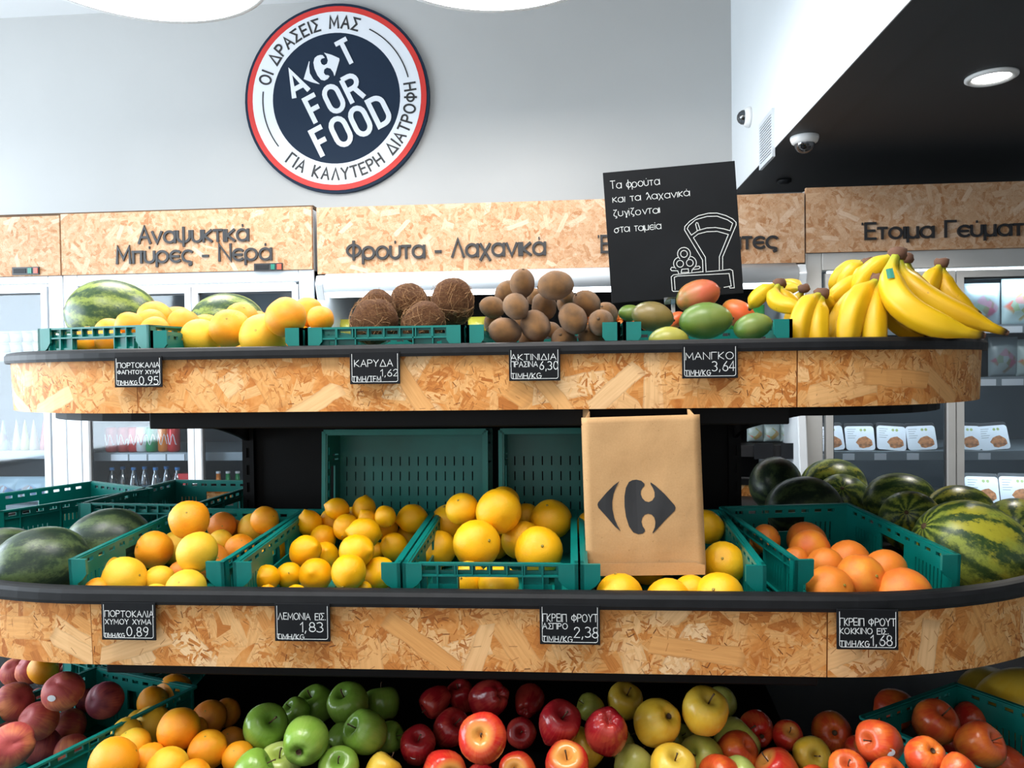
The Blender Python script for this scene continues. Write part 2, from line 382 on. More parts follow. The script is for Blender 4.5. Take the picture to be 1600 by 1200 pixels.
M['glass'] = glassy('door_glass', (0.93,0.97,1.0), 0.03)
M['clear'] = glassy('clear_plastic', (0.55,0.75,0.9), 0.2)

# ---------------------------------------------------------------- room
WY = 4.2                                                       # back wall
XB = P(1143, 150, WY).x                                        # bulkhead plane
ZC = P(1155, 303, WY).z                                        # dark ceiling height
ZH = 3.55
def wall_mat(name, c, rough):
    t = NT(name, rough, 0, 0.4); n = t.noise(t.tex(), 1.3, 4)
    t.col(t.ramp(n, [(0.3, [v*0.97 for v in c]), (0.7, [min(1, v*1.03) for v in c])]))
    t.bump(t.noise(t.tex(), 140, 2), 0.04, 0.002); return t.m
M['wall'] = wall_mat('grey_wall_paint', (0.46,0.455,0.445), 0.36)
M['wall_white'] = wall_mat('white_wall_paint', (0.74,0.77,0.79), 0.5)
M['ceil_dark'] = wall_mat('dark_ceiling_paint', (0.022,0.024,0.028), 0.55)
M['ceil_white'] = wall_mat('white_ceiling_paint', (0.78,0.78,0.78), 0.6)
M['floor'] = plain('grey_floor', (0.30,0.29,0.27), 0.35, var=0.1, scale=2)
struct('floor', newbox(-4.8, 5.2, -3.7, WY+0.2, -0.1, 0), M['floor'])
struct('wall_back', newbox(-4.8, 5.2, WY, WY+0.2, 0, ZH), M['wall'])
struct('wall_right', newbox(XB, XB+0.15, -3.6, WY, ZC, ZH), M['wall_white'])
struct('ceiling', newbox(-4.8, XB+0.15, -3.6, WY, ZH, ZH+0.1), M['ceil_white'])
struct('ceiling_low', newbox(XB+0.15, 5.2, -3.6, WY, ZC, ZC+0.1), M['ceil_dark'])
struct('trim_1', newbox(XB, XB+0.15, -3.6, WY, ZC-0.004, ZC), M['ceil_dark'])
bm = bmesh.new()
for a in ((-4.8,-4.65,-3.6,-0.95,0,ZH), (-4.8,-4.65,3.35,WY,0,ZH), (-4.8,-4.65,-0.95,3.35,0,0.75), (-4.8,-4.65,-0.95,3.35,3.05,ZH)): box(bm, *a)
struct('wall_left', bm, M['wall_white'])
bm = bmesh.new()
for a in ((-0.95,3.35,0.75,0.80), (-0.95,3.35,3.0,3.05)): box(bm, -4.76, -4.68, a[0], a[1], a[2], a[3])
for y in (-0.95, 0.45, 1.87, 3.30): box(bm, -4.76, -4.68, y, y+0.05, 0.8, 3.0)
struct('window_1', bm, M['grey_alu'])
bm = bmesh.new()
for a in ((-4.8,-4.0,0,ZH), (2.0,5.2,0,ZH), (-4.0,2.0,3.3,ZH), (-4.0,2.0,0,0.2)): box(bm, a[0], a[1], -3.7, -3.6, a[2], a[3])
struct('wall_front', bm, M['wall_white'])
struct('wall_far', newbox(5.1, 5.2, -3.6, WY, 0, ZC), M['wall_white'])

# ---------------------------------------------------------------- single-stroke Greek lettering
def arc(cx, cy, rx, ry, a0, a1, n=14):
    return [(cx+rx*cos(radians(a0+(a1-a0)*k/n)), cy+ry*sin(radians(a0+(a1-a0)*k/n))) for k in range(n+1)]
O_ = lambda cx, cy, r, ry=None: arc(cx, cy, r, ry or r, 90, 450, 22)
X = 0.68; R_ = 0.31
G = {
 'α': (0.66, [O_(R_+.02,.34,R_,.34), [(.64,.68),(.64,0)]]), 'ν': (.54, [[(0,.68),(.27,0),(.54,.68)]]),
 'ψ': (.72, [[(0,.68),(0,.32)]+arc(.35,.32,.35,.32,180,360)+[(.7,.68)], [(.35,.9),(.35,-.24)]]),
 'υ': (.52, [[(0,.68),(0,.27)]+arc(.26,.27,.26,.27,180,360)+[(.52,.68)]]),
 'κ': (.46, [[(0,.68),(0,0)], [(.44,.68),(.06,.34),(.46,0)]]), 'τ': (.44, [[(0,.68),(.44,.68)], [(.22,.68),(.22,0)]]),
 'ι': (.02, [[(0.01,.68),(0.01,0)]]), 'ρ': (.64, [O_(.32,.34,R_,.34), [(.02,.34),(.02,-.25)]]),
 'ε': (.54, [arc(.32,.34,.31,.34,48,312), [(.02,.34),(.48,.34)]]),
 'ς': (.52, [arc(.32,.34,.31,.34,48,265)+[(.38,-.01),(.48,-.05),(.47,-.17),(.38,-.2)]]),
 'π': (.56, [[(0,.68),(.56,.68)], [(.06,.68),(.06,0)], [(.5,.68),(.5,0)]]),
 'φ': (.62, [O_(.31,.34,.3,.32), [(.31,.95),(.31,-.25)]]), 'ο': (.64, [O_(.32,.34,R_,.34)]),
 'χ': (.5, [[(0,.68),(.5,-.22)], [(.5,.68),(0,-.22)]]),
 'μ': (.54, [[(0.02,.68),(0.02,-.25)], [(.02,.27)]+arc(.27,.27,.25,.27,180,360)+[(.52,.68)], [(.52,.3),(.54,0)]]),
 'λ': (.5, [[(0,.9),(.12,.98),(.26,.6),(.5,0)], [(.27,.5),(0,0)], [(.12,.98),(-.02,.75)]]),
 'ζ': (.46, [[(.06,.95),(.2,.9),(.42,.97),(.12,.5),(.06,.22),(.2,.06),(.4,0),(.38,-.18),(.26,-.2)]]),
 'γ': (.48, [[(0,.62),(.12,.55),(.24,.08),(.2,-.24),(.29,-.26),(.28,.05),(.48,.68)]]),
 'σ': (.6, [O_(.28,.3,.27,.3), [(.24,.6),(.62,.62)]]), '-': (.3, [[(0,.32),(.28,.32)]]),
 'Α': (.66, [[(0,0),(.33,1),(.66,0)], [(.12,.36),(.54,.36)]]), 'Γ': (.5, [[(0,0),(0,1),(.5,1)]]),
 'Δ': (.7, [[(0,0),(.35,1),(.7,0),(0,0)]]), 'Ε': (.5, [[(.5,1),(0,1),(0,0),(.5,0)], [(0,.52),(.44,.52)]]),
 'Η': (.6, [[(0,0),(0,1)], [(.6,0),(.6,1)], [(0,.5),(.6,.5)]]), 'Ι': (.02, [[(.01,0),(.01,1)]]),
 'Κ': (.54, [[(0,0),(0,1)], [(.5,1),(.04,.45),(.54,0)]]), 'Λ': (.62, [[(0,0),(.31,1),(.62,0)]]),
 'Μ': (.74, [[(0,0),(0.05,1),(.37,.25),(.69,1),(.74,0)]]), 'Ν': (.62, [[(0,0),(0,1),(.62,0),(.62,1)]]),
 'Ο': (.74, [O_(.37,.5,.36,.5)]), 'Π': (.6, [[(0,0),(0,1),(.6,1),(.6,0)]]),
 'Ρ': (.52, [[(0,0),(0,1)], [(0,1),(.28,1)]+arc(.28,.75,.24,.25,90,-90,8)+[(0,.5)]]),
 'Σ': (.54, [[(.54,1),(0,1),(.34,.52),(0,0),(.54,0)]]), 'Τ': (.6, [[(0,1),(.6,1)], [(.3,1),(.3,0)]]),
 'Υ': (.6, [[(0,1),(.3,.5),(.6,1)], [(.3,.5),(.3,0)]]), 'Φ': (.74, [O_(.37,.5,.36,.32), [(.37,1.02),(.37,-.02)]]),
 'Χ': (.6, [[(0,1),(.6,0)], [(.6,1),(0,0)]]), 'G': (.6, [arc(.34,.5,.33,.5,50,360)+[(.38,.5)]]),
 '0': (.54, [O_(.27,.5,.26,.5)]), '1': (.24, [[(0,.75),(.2,1),(.2,0)]]),
 '2': (.5, [arc(.24,.73,.23,.27,170,-20,8)+[(0,0),(.5,0)]]), '3': (.5, [arc(.2,.75,.25,.25,140,-80,9)+arc(.2,.26,.28,.26,80,-140,9)]),
 '4': (.54, [[(.38,0),(.38,1),(0,.3),(.54,.3)]]), '5': (.5, [[(.46,1),(.06,1),(.04,.58)]+arc(.2,.31,.28,.31,100,-140,9)]),
 '6': (.5, [[(.4,1),(.12,.6),(.02,.3)]+arc(.25,.28,.24,.28,180,-180,14)]), '7': (.5, [[(0,1),(.5,1),(.18,0)]]),
 '8': (.5, [O_(.25,.74,.2,.25), O_(.25,.25,.25,.25)]), '9': (.5, [O_(.25,.72,.23,.27), [(.48,.72),(.42,.25),(.2,0)]]),
 ',': (.14, [[(.08,.08),(.02,-.16)]]), '.': (.1, [[(.03,.0),(.05,.06)]]), '/': (.36, [[(0,-.1),(.36,1.05)]]), ' ': (.35, []),
}
ACC = {'ά': 'α', 'ύ': 'υ', 'ί': 'ι', 'έ': 'ε', 'Έ': 'Ε'}
def ribbon(bm, pts, wd, t, z0=0.0, sq=True):
    """flat stroke of width wd and thickness t along 2D points (local XY, proud by z0..z0+t)"""
    p = [Vector((a[0], a[1])) for a in pts]
    p = [q for i, q in enumerate(p) if i == 0 or (q-p[i-1]).length > 1e-6]
    closed = (p[0]-p[-1]).length < 1e-5 and len(p) > 3
    if closed: p = p[:-1]
    n = len(p); L = []; Rr = []
    if sq and not closed:
        d0 = (p[0]-p[1]).normalized(); d1 = (p[-1]-p[-2]).normalized(); p[0] = p[0]+d0*wd*.35; p[-1] = p[-1]+d1*wd*.35
    for i in range(n):
        a = p[i-1] if (i > 0 or closed) else None; b = p[(i+1) % n] if (i < n-1 or closed) else None
        d1 = (p[i]-a).normalized() if a is not None else None; d2 = (b-p[i]).normalized() if b is not None else None
        if d1 is None: d1 = d2
        if d2 is None: d2 = d1
        n1 = Vector((-d1.y, d1.x)); n2 = Vector((-d2.y, d2.x)); m = n1+n2
        m = m.normalized() if m.length > 1e-3 else n1
        k = min(1.8, 1/max(0.3, m.dot(n1))); L.append(p[i]+m*wd/2*k); Rr.append(p[i]-m*wd/2*k)
    V = [[bm.verts.new((q.x, q.y, z)) for q in s] for s in (L, Rr) for z in (z0, z0+t)]
    rng = range(n if closed else n-1)
    for i in rng:
        j = (i+1) % n
        bm.faces.new((V[1][i], V[1][j], V[3][j], V[3][i])); bm.faces.new((V[0][i], V[1][i], V[1][j], V[0][j]))
        bm.faces.new((V[2][i], V[3][i], V[3][j], V[2][j])); bm.faces.new((V[0][i], V[0][j], V[2][j], V[2][i]))
    if not closed:
        bm.faces.new((V[0][0], V[1][0], V[3][0], V[2][0])); bm.faces.new((V[0][-1], V[1][-1], V[3][-1], V[2][-1]))
def glyph(bm, ch, x, y, h, wd, t, z0=0.0, jit=0.0, rnd=random, sx=1.0, fn=None):
    acc = ch in ACC; g = G[ACC.get(ch, ch)]
    fn = fn or (lambda a, b: (a, b))
    for si, s in enumerate(g[1]):
        jx, jy = (rnd.uniform(-jit, jit) for _ in range(2)) if jit else (0, 0)
        ribbon(bm, [fn(x+(a[0]*sx+jx+(rnd.uniform(-jit, jit)*.5 if jit else 0))*h, y+(a[1]+jy)*h) for a in s], wd, t*(1+0.12*si), z0)
    if acc:
        c = (-.17, .98) if ch == 'Έ' else (g[0]/2, .93)
        ribbon(bm, [fn(x+c[0]*h*sx-.035*h, y+c[1]*h), fn(x+c[0]*h*sx+.045*h, y+c[1]*h)], wd*1.05, t, z0, False)
    return g[0]*h*sx
def text_width(s, h, gap, sx=1.0): return sum(G[ACC.get(c, c)][0]*h*sx + gap for c in s) - gap
def write(bm, s, x, y, h, wd, t, gap=.16, **k):
    """all letters of a line into one mesh; gap in units of h"""
    for c in s: x += glyph(bm, c, x, y, h, wd, t, **k) + gap*h
    return x
def fit(bm, s, x0, x1, y, h, wd, t, gap=.18, **k):
    wn = text_width(s, h, gap*h); sx = (x1-x0)/wn
    for c in s: x0 += glyph(bm, c, x0, y, h, wd, t, sx=sx, **k) + gap*h*sx

# ---------------------------------------------------------------- the fruit stand: a double-sided gondola with round ends
XL, XR, YC = -0.857, 0.413, 1.98
gond = thing('fruit_stand', 'long black fruit display stand with round ends and strand board fascias on three tiers', 'display stand', ((XL+XR)/2, YC, 0))
def gp(name, bm, mat, bevel=0.0, smooth=False, parent=None):
    o = obj(name, bm, mat, parent or gond, smooth, bevel)
    if parent is None: o.matrix_parent_inverse = Matrix.Translation((-(XL+XR)/2, -YC, 0))
    return o
def stadium(R, n=48):
    p = [(XR + R*sin(a), YC - R*cos(a)) for a in [pi*k/n for k in range(n+1)]]
    return p + [(XL - R*sin(a), YC + R*cos(a)) for a in [pi*k/n for k in range(n+1)]]
def fascia(bm, path, z0, z1, t, lean=0.0, uo=0.0):
    """band following path (outer face), with UVs in metres; lean pushes the lower edge inwards"""
    uvl = bm.loops.layers.uv.verify(); n = len(path); rows = []
    s = 0.0; S = [0.0]
    for a, b in zip(path, path[1:]): s += (Vector(b)-Vector(a)).length; S.append(s)
    for i, p in enumerate(path):
        a = Vector(path[max(i-1,0)]); b = Vector(path[min(i+1,n-1)]); d = (b-a).normalized(); nrm = Vector((d.y, -d.x))
        q = Vector(p)
        rows.append([bm.verts.new((*(q - nrm*lean), z0)), bm.verts.new((*q, z1)), bm.verts.new((*(q-nrm*t), z1)), bm.verts.new((*(q-nrm*(t+lean)), z0))])
    zz = [z0, z1, z1+t, z0-t]
    for i in range(n-1):
        for k in range(4):
            f = bm.faces.new((rows[i][k], rows[i+1][k], rows[i+1][(k+1)%4], rows[i][(k+1)%4])); f.smooth = False
            for l, (uu, vvv) in zip(f.loops, ((S[i],zz[k]), (S[i+1],zz[k]), (S[i+1],[z0,z1,z1+t,z0][(k+1)%4]), (S[i],[z0,z1,z1+t,z0][(k+1)%4]))):
                l[uvl].uv = (uu+uo, vvv*1.0)
    for r in (rows[0], rows[-1]): bm.faces.new(r)
TIERS = []
def tier(R, zr0, zr1, zp0, zdeck, zback, uo):
    Y0 = YC-R; g = 0.0012
    half = lambda cx, sgn: [(cx + sgn*R*sin(a), YC - sgn*R*cos(a)) for a in [pi*k/48 for k in range(49)]]
    front = [(XL+g, Y0), (XR-g, Y0)]; back = [(XR-g, YC+R), (XL+g, YC+R)]
    for k, path in enumerate((front, half(XR, 1), back, half(XL, -1))):
        if k == 1: path = [(path[0][0]+g, path[0][1])] + path[1:]
        bm = bmesh.new(); fascia(bm, path, zp0, zr0, 0.012, 0.004, uo+k*3.1)
        gp('fascia_board', bm, M['osb'])
    # rim: rounded lip running all the way round
    prof = [(0.010, zr0-0.002), (0.012, zr0+0.004), (0.012, zr1-0.008), (0.008, zr1-0.002), (0.0, zr1), (-0.012, zr1), (-0.014, zr1-0.004), (-0.014, zr0)]
    st = stadium(R); bm = bmesh.new(); rings = []
    n = len(st)
    for i, p in enumerate(st):
        d = (Vector(st[(i+1)%n])-Vector(st[i-1])).normalized(); nrm = Vector((d.y, -d.x))
        if i == 0: nrm = Vector((0,-1))
        if i == n//2-1: nrm = Vector((0,1))
        rings.append([bm.verts.new((p[0]+nrm.x*o, p[1]+nrm.y*o, z)) for o, z in prof])
    for i in range(n):
        a, b = rings[i], rings[(i+1)%n]
        for k in range(len(prof)): bm.faces.new((a[k], b[k], b[(k+1)%len(prof)], a[(k+1)%len(prof)]))
    gp('rim', bm, M['rim'], smooth=False)
    # decks: sloped shelves front and back, flat half round ends
    for s in (-1, 1):
        bm = bmesh.new(); y0, y1 = (Y0+0.016, YC-0.055) if s < 0 else (YC+R-0.016, YC+0.055)
        vs_ = [bm.verts.new(c) for c in ((XL,y0,zdeck),(XR,y0,zdeck),(XR,y1,zback),(XL,y1,zback),(XL,y0,zdeck-.02),(XR,y0,zdeck-.02),(XR,y1,zback-.02),(XL,y1,zback-.02))]
        for f in ((0,1,2,3),(7,6,5,4),(0,4,5,1),(1,5,6,2),(2,6,7,3),(3,7,4,0)): bm.faces.new([vs_[i] for i in f])
        gp('shelf', bm, M['black'])
    for cx, sgn in ((XR, 1), (XL, -1)):
        bm = bmesh.new(); pts = [(cx + sgn*(R-0.016)*sin(a), YC - sgn*(R-0.016)*cos(a)) for a in [pi*k/24 for k in range(25)]]
        prism(bm, pts, zdeck-0.02, zdeck); gp('end_shelf', bm, M['black'])
zTop = dict(R=0.53, zr0=1.529, zr1=1.551, zp0=1.423, zdeck=1.487, zback=1.490, uo=0.3)
zMid = dict(R=0.69, zr0=1.099, zr1=1.124, zp0=0.985, zdeck=1.062, zback=1.100, uo=5.7)
zLow = dict(R=0.90, zr0=0.715, zr1=0.740, zp0=0.600, zdeck=0.715, zback=0.832, uo=9.4)
for z in (zTop, zMid, zLow): tier(**z)
# metal carriers under the upper two tiers
def carriers(R, zp0, drop):
    for s in (-1, 1):
        y = YC + s*(R-0.035)
        gp('shelf_beam', newbox(XL+0.005, XR-0.005, min(y, y-s*0.02), max(y, y-s*0.02), zp0-drop, zp0+0.05), M['black'], 0.003)
        for x in (XL+0.008, XR-0.018):
            # curved bracket from the beam back to the spine
            n = 12; ys = [YC+s*(0.05+(R-0.10)*k/n) for k in range(n+1)]
            zlow = [zp0-drop-0.065*(1-k/n)**2.2 for k in range(n+1)]
            Mx = Matrix(((0,0,1,x),(1,0,0,0),(0,1,0,0),(0,0,0,1)))
            bm = bmesh.new(); prism(bm, list(zip(ys, zlow)) + [(ys[-1], zp0+0.045), (ys[0], zp0+0.045)], 0, 0.010, Mx); gp('bracket', bm, M['black'])
    for cx, sgn in ((XR, 1), (XL, -1)):
        bm = bmesh.new(); pts = [(cx + sgn*(R*0.86)*sin(a)**0.8 if a > 0 else cx, YC - sgn*(R*0.72)*cos(a)) for a in [pi*k/20 for k in range(21)]]
        prism(bm, pts, zp0-drop*0.75, zp0+0.03); gp('end_carrier', bm, M['black'])
        n = 12; L = R*0.72; xs = [cx + sgn*(0.0 + L*k/n) for k in range(n+1)]
        zlow = [zp0-drop*0.8-0.055*(1-k/n)**2.2 for k in range(n+1)]
        Mx = Matrix(((1,0,0,0),(0,0,1,YC-0.05),(0,1,0,0),(0,0,0,1)))
        bm = bmesh.new(); prism(bm, list(zip(xs, zlow)) + [(xs[-1], zp0+0.02), (xs[0], zp0+0.02)], 0, 0.012, Mx); gp('bracket', bm, M['black'])
carriers(0.53, 1.423, 0.034); carriers(0.69, 0.985, 0.028)
gp('back_panel', newbox(XL+0.03, XR-0.03, YC-0.035, YC+0.035, 0.12, 1.46), M['black'])
for x in (XL, XR-0.03):
    bm = plate((x, x+0.03), (0.12, 1.47), [(x+0.011, x+0.019, 0.2+0.045*k, 0.225+0.045*k) for k in range(27)], 0.004, Matrix(((1,0,0,0),(0,0,-1,YC-0.046),(0,1,0,0),(0,0,0,1))))
    box(bm, x, x+0.03, YC-0.046, YC+0.05, 0.12, 1.47); gp('upright', bm, M['black'])
bm = bmesh.new(); prism(bm, stadium(0.72), 0, 0.12); gp('plinth', bm, M['rim'])
bm = bmesh.new(); prism(bm, stadium(0.10, 10), 0.12, 0.66); gp('core', bm, M['black'])

# ---------------------------------------------------------------- plastic crates
def crate(label, W, D, H, loc, rotz=0.0, tilt=0.0, front=True, rot=None, slots=True, group=None, base_slots=True):
    """origin: front left bottom corner; x across the front, y to the back"""
    c = thing('produce_crate', label, 'crate', loc, rotz, group)
    c.rotation_euler = rot if rot else (tilt, 0, rotz)
    t = 0.004; YZ = lambda x: Matrix(((0,0,1,x),(1,0,0,0),(0,1,0,0),(0,0,0,1))); XZ = lambda y: Matrix(((1,0,0,0),(0,0,1,y),(0,1,0,0),(0,0,0,1)))
    # floor with rows of short slots
    hs = []
    if base_slots:
        nx, ny = int((W-0.05)/0.022), int((D-0.04)/0.036)
        hs = [(0.028+i*0.022, 0.031+i*0.022, 0.022+j*0.036, 0.044+j*0.036) for i in range(nx) for j in range(ny)]
    obj('base', plate((0.0, W), (0.0, D), hs, 0.005), M['teal'], c)
    def wall(mat3, L, name, grips=True, parts=True):
        h = []
        n = int((L-0.06)/0.03)
        for k in range(n): h.append((0.034+k*(L-0.06)/n, 0.034+k*(L-0.06)/n+0.017, H-0.016, H-0.009))
        m = L/2
        if grips: h.append((m-0.042, m+0.042, H*0.42, H*0.74))
        for side in (0, 1):
            b = 0.03 if side == 0 else m+0.055
            for k in range(int((L/2-0.095)/0.011)): h.append((b+k*0.011, b+k*0.011+0.0035, H*0.2, H*0.62))
        bm = plate((0.004, L-0.004), (0.004, H-0.002), h, t, mat3)
        # ribs on the outside
        def rb(u0, u1, v0, v1, d=0.006):
            prism(bm, [(u0,v0),(u1,v0),(u1,v1),(u0,v1)], -d, 0.0, mat3)
        rb(0.004, L-0.004, H-0.004, H, 0.009); rb(0.02, L-0.02, H-0.022, H-0.020); rb(0.02, L-0.02, H*0.14, H*0.14+0.002)
        for u in (m-0.05, m+0.048, L*0.14, L*0.86): rb(u, u+0.002, H*0.05, H-0.004)
        return obj(name, bm, M['teal'], c)
    wall(YZ(0.009), D, 'side_wall')
    MM = Matrix(((0,0,-1,W-0.009),(1,0,0,0),(0,1,0,0),(0,0,0,1))); wall(MM, D, 'side_wall')
    wall(Matrix(((1,0,0,0),(0,0,-1,D-0.009),(0,1,0,0),(0,0,0,1))), W, 'back_wall')
    if front:
        m = W/2; h = [(0.032+k*(W-0.064)/8+0.004, 0.032+(k+1)*(W-0.064)/8-0.006, H-0.015, H-0.008) for k in range(8)]
        h.append((m-0.055, m+0.055, H*0.18, H-0.027)); h.append((m-0.112, m-0.102, H*0.3, H-0.027)); h.append((m+0.102, m+0.112, H*0.3, H-0.027))
        bm = plate((0.028, W-0.028), (0.004, H-0.002), h, t, XZ(0.010))
        def rb(u0, u1, v0, v1, d=0.008): prism(bm, [(u0,v0),(u1,v0),(u1,v1),(u0,v1)], -d, 0.0, XZ(0.010))
        rb(0.028, W-0.028, H-0.004, H); rb(0.028, W-0.028, H-0.024, H-0.021)
        for u in (0.028, 0.06, m-0.058, m+0.056, W-0.062, W-0.030): rb(u, u+0.002, 0.004, H-0.004)
        for k in range(1, 8): rb(0.032+k*(W-0.064)/8-0.001, 0.032+k*(W-0.064)/8+0.001, H-0.022, H-0.004)
        for u in (0.045, W-0.095): rb(u, u+0.05, 0.004, H*0.62, 0.004)
        obj('front_wall', bm, M['teal'], c)
    # corner posts with the notched flange
    for sgn, ox in ((1, 0.0), (-1, W)):
        pts = [(0,0),(0.024,0),(0.024,H*0.22),(0.016,H*0.22),(0.016,H*0.55),(0.026,H*0.62),(0.034,H*0.72),(0.034,H),(0,H)]
        bm = bmesh.new(); prism(bm, [(ox+sgn*a, b) for a, b in pts], 0.0, 0.006, Matrix(((1,0,0,0),(0,0,1,0),(0,1,0,0),(0,0,0,1))))
        box(bm, min(ox, ox+sgn*0.006), max(ox, ox+sgn*0.006), 0, 0.02, 0, H)
        obj('corner_post', bm, M['teal'], c)
    return c
tl = radians(3.9)
def corner(px, py, Y, dz): p = P(px, py, Y); return p
def crate_at(label, xl, xr, y, z, rz=0.0, **k):
    return crate(label, xr-xl, k.pop('D', 0.38), k.pop('H', 0.10), (xl, y, z), rz, **k)
# top tier, on the flat deck
TZ = 1.487; MZ = 1.064; LZ = 0.722
c_t1 = crate('low teal crate with front wall, left end of top shelf, oranges behind the wall', 0.30, 0.36, 0.116, (-1.168, 1.60, TZ), radians(-13), front=True)
c_t2 = crate_at('teal crate with dropped front, full of big oranges on top shelf', -0.838, -0.528, 1.472, TZ, front=False)
c_t3 = crate_at('teal crate with front wall holding coconuts on top shelf', -0.522, -0.208, 1.472, TZ)
c_t4 = crate_at('teal crate with dropped front, heaped with kiwis on top shelf', -0.203, 0.092, 1.472, TZ, front=False)
c_t5 = crate_at('teal crate with dropped front holding mangoes on top shelf', 0.097, 0.411, 1.472, TZ, front=False)
# middle tier, on the sloping deck
kw = dict(tilt=tl)
c_m1 = crate('teal crate with dropped front full of mottled oranges on middle shelf', 0.300, 0.38, 0.10, (-0.922, 1.335, MZ), radians(-2.5), front=False, **kw)
c_m2 = crate_at('teal crate with dropped front full of lemons on middle shelf', -0.606, -0.304, 1.322, MZ, front=False, **kw)
c_m3 = crate_at('teal crate with standing front wall full of yellow grapefruits on middle shelf', -0.300, 0.006, 1.322, MZ, **kw)
c_m4 = crate_at('teal crate holding yellow grapefruits under the paper bag', 0.010, 0.322, 1.322, MZ, front=False, **kw)
c_m5 = crate('teal crate with dropped front holding red grapefruits beside the watermelons', 0.300, 0.38, 0.10, (0.376, 1.352, MZ+0.002), radians(9), front=False, **kw)
# two crates stood on edge against the back panel, open side forward
for k, (px, lab) in enumerate(((517, 'empty teal crate stood on edge behind the lemons, slotted base showing'), (783, 'empty teal crate stood on edge behind the yellow grapefruits and paper bag'))):
    x = P(px, 690, 1.80).x; c = crate(lab, 0.386, 0.255, 0.105, (x, 1.822, 1.104), front=True, rot=(radians(90-4), 0, 0))
# empty crates on the left round end of the middle tier
crate('empty teal crate at the far left behind the dark watermelons', 0.30, 0.40, 0.125, (-1.590, 1.790, MZ), radians(-27), front=True)
crate('empty teal crate beside the black upright, left of the oranges', 0.30, 0.40, 0.125, (-1.20, 1.77, MZ), radians(-4), front=True)

# ---------------------------------------------------------------- fruit shapes (unit radius)
def wob(amp, sc, seed):
    def f(co):
        n = noise.noise(co*sc + Vector((seed, seed*1.7, -seed))); return co*(1+amp*n)
    return f
def sph(nr=14, n=22, sx=1, sz=1, fn=None):
    prof = [(sin(pi*k/nr), -cos(pi*k/nr)) for k in range(nr+1)]; prof[0] = (0,-1); prof[-1] = (0,1)
    def g(c):
        c = Vector((c.x*sx, c.y*sx, c.z*sz)); return fn(c) if fn else c
    return revolve(prof, n, g)
def dimple(c, a=0.07, w=0.18):
    r = sqrt(c.x**2+c.y**2); s = 1 if c.z > 0 else -1
    c.z -= s*a*math.exp(-(r/w)**2); return c
SH = {}
def reg(name, *bms): SH[name] = [bm_mesh(name, b, True) for b in bms]
def orange_fn(seed):
    wf = wob(0.05, 1.3, seed)
    return lambda c: dimple(wf(Vector((c.x, c.y, c.z*0.96))), 0.04, 0.16)
reg('orange', *[sph(fn=orange_fn(s)) for s in (1.0, 5.0, 9.0)])
reg('grapefruit', *[sph(fn=lambda c, s=s: dimple(wob(0.045, 1.0, s)(Vector((c.x, c.y, c.z*0.93))), 0.06, 0.22)) for s in (2.0, 6.0)])
def lemon_fn(s):
    wf = wob(0.05, 1.4, s)
    def f(c):
        r = sqrt(c.x**2+c.y**2); c = Vector((c.x, c.y, c.z*1.06))
        if c.z > 0: c.z += 0.20*math.exp(-(r/0.22)**2)
        else: c.z -= 0.08*math.exp(-(r/0.25)**2)
        return wf(c)*0.97
    return f
reg('lemon', *[sph(18, 22, fn=lemon_fn(s)) for s in (3.0, 7.0)])
def apple_bm(h=0.92, taper=0.12, lobes=0.0, seed=0.0):
    prof = [(0.0,-0.70),(0.10,-0.74),(0.22,-0.86),(0.36,-0.94),(0.55,-0.93),(0.75,-0.78),(0.90,-0.5),(0.98,-0.15),(1.0,0.15),(0.96,0.42),(0.86,0.66),(0.70,0.83),(0.50,0.91),(0.34,0.90),(0.20,0.80),(0.10,0.66),(0.0,0.58)]
    wf = wob(0.05, 1.2, seed)
    def f(c):
        k = 1 - taper*(0.5-c.z*0.5); a = atan2(c.y, c.x)
        k *= 1 + lobes*cos(5*a)*(0.35 + 0.65*max(0, -c.z)); z = c.z*h
        if c.z < -0.5: z += lobes*1.2*cos(5*a)*-0.6
        return wf(Vector((c.x*k, c.y*k, z)))
    return revolve(prof, 25, f)
reg('apple', apple_bm(0.88, 0.10, 0.02, 1.0), apple_bm(0.92, 0.14, 0.025, 4.0))
reg('long_apple', apple_bm(1.02, 0.26, 0.05, 2.0), apple_bm(1.05, 0.30, 0.055, 8.0))
def peach_fn(s):
    wf = wob(0.05, 1.1, s)
    def f(c):
        if c.x > 0: c = c*(1-0.07*math.exp(-(c.y/0.11)**2))
        return wf(dimple(Vector((c.x, c.y, c.z*0.95)), 0.14, 0.2))
    return f
reg('peach', *[sph(18, 30, fn=peach_fn(s)) for s in (1.0, 4.0)])
reg('kiwi', *[sph(14, 18, sx=0.93, sz=1.13, fn=wob(0.07, 1.5, s)) for s in (1.0, 5.0, 8.0)])
def mango_fn(s):
    wf = wob(0.06, 1.0, s)
    def f(c):
        c = Vector((c.x*1.28, c.y*0.86, c.z*0.92)); c.z += 0.10*c.x*c.x*0.6; c *= 1 - 0.10*max(0, c.x); return wf(c)*0.92
    return f
reg('mango', *[sph(18, 26, fn=mango_fn(s)) for s in (2.0, 6.0)])
def coco_fn(s):
    wf = wob(0.07, 1.6, s)
    def f(c):
        c = Vector((c.x*0.94, c.y*0.94, c.z*1.06)); c = wf(c); c += c.normalized()*noise.noise(c*9)*0.02; return c
    return f
reg('coconut', *[sph(26, 36, fn=coco_fn(s)) for s in (1.0, 5.0)])
reg('melon', *[revolve([(sin(pi*k/20), -cos(pi*k/20)) for k in range(21)], 32, lambda c, s=s: wob(0.04, 0.9, s)(Vector((c.z*1.16, c.x*0.98, c.y*0.96)))) for s in (1.0, 3.0)])
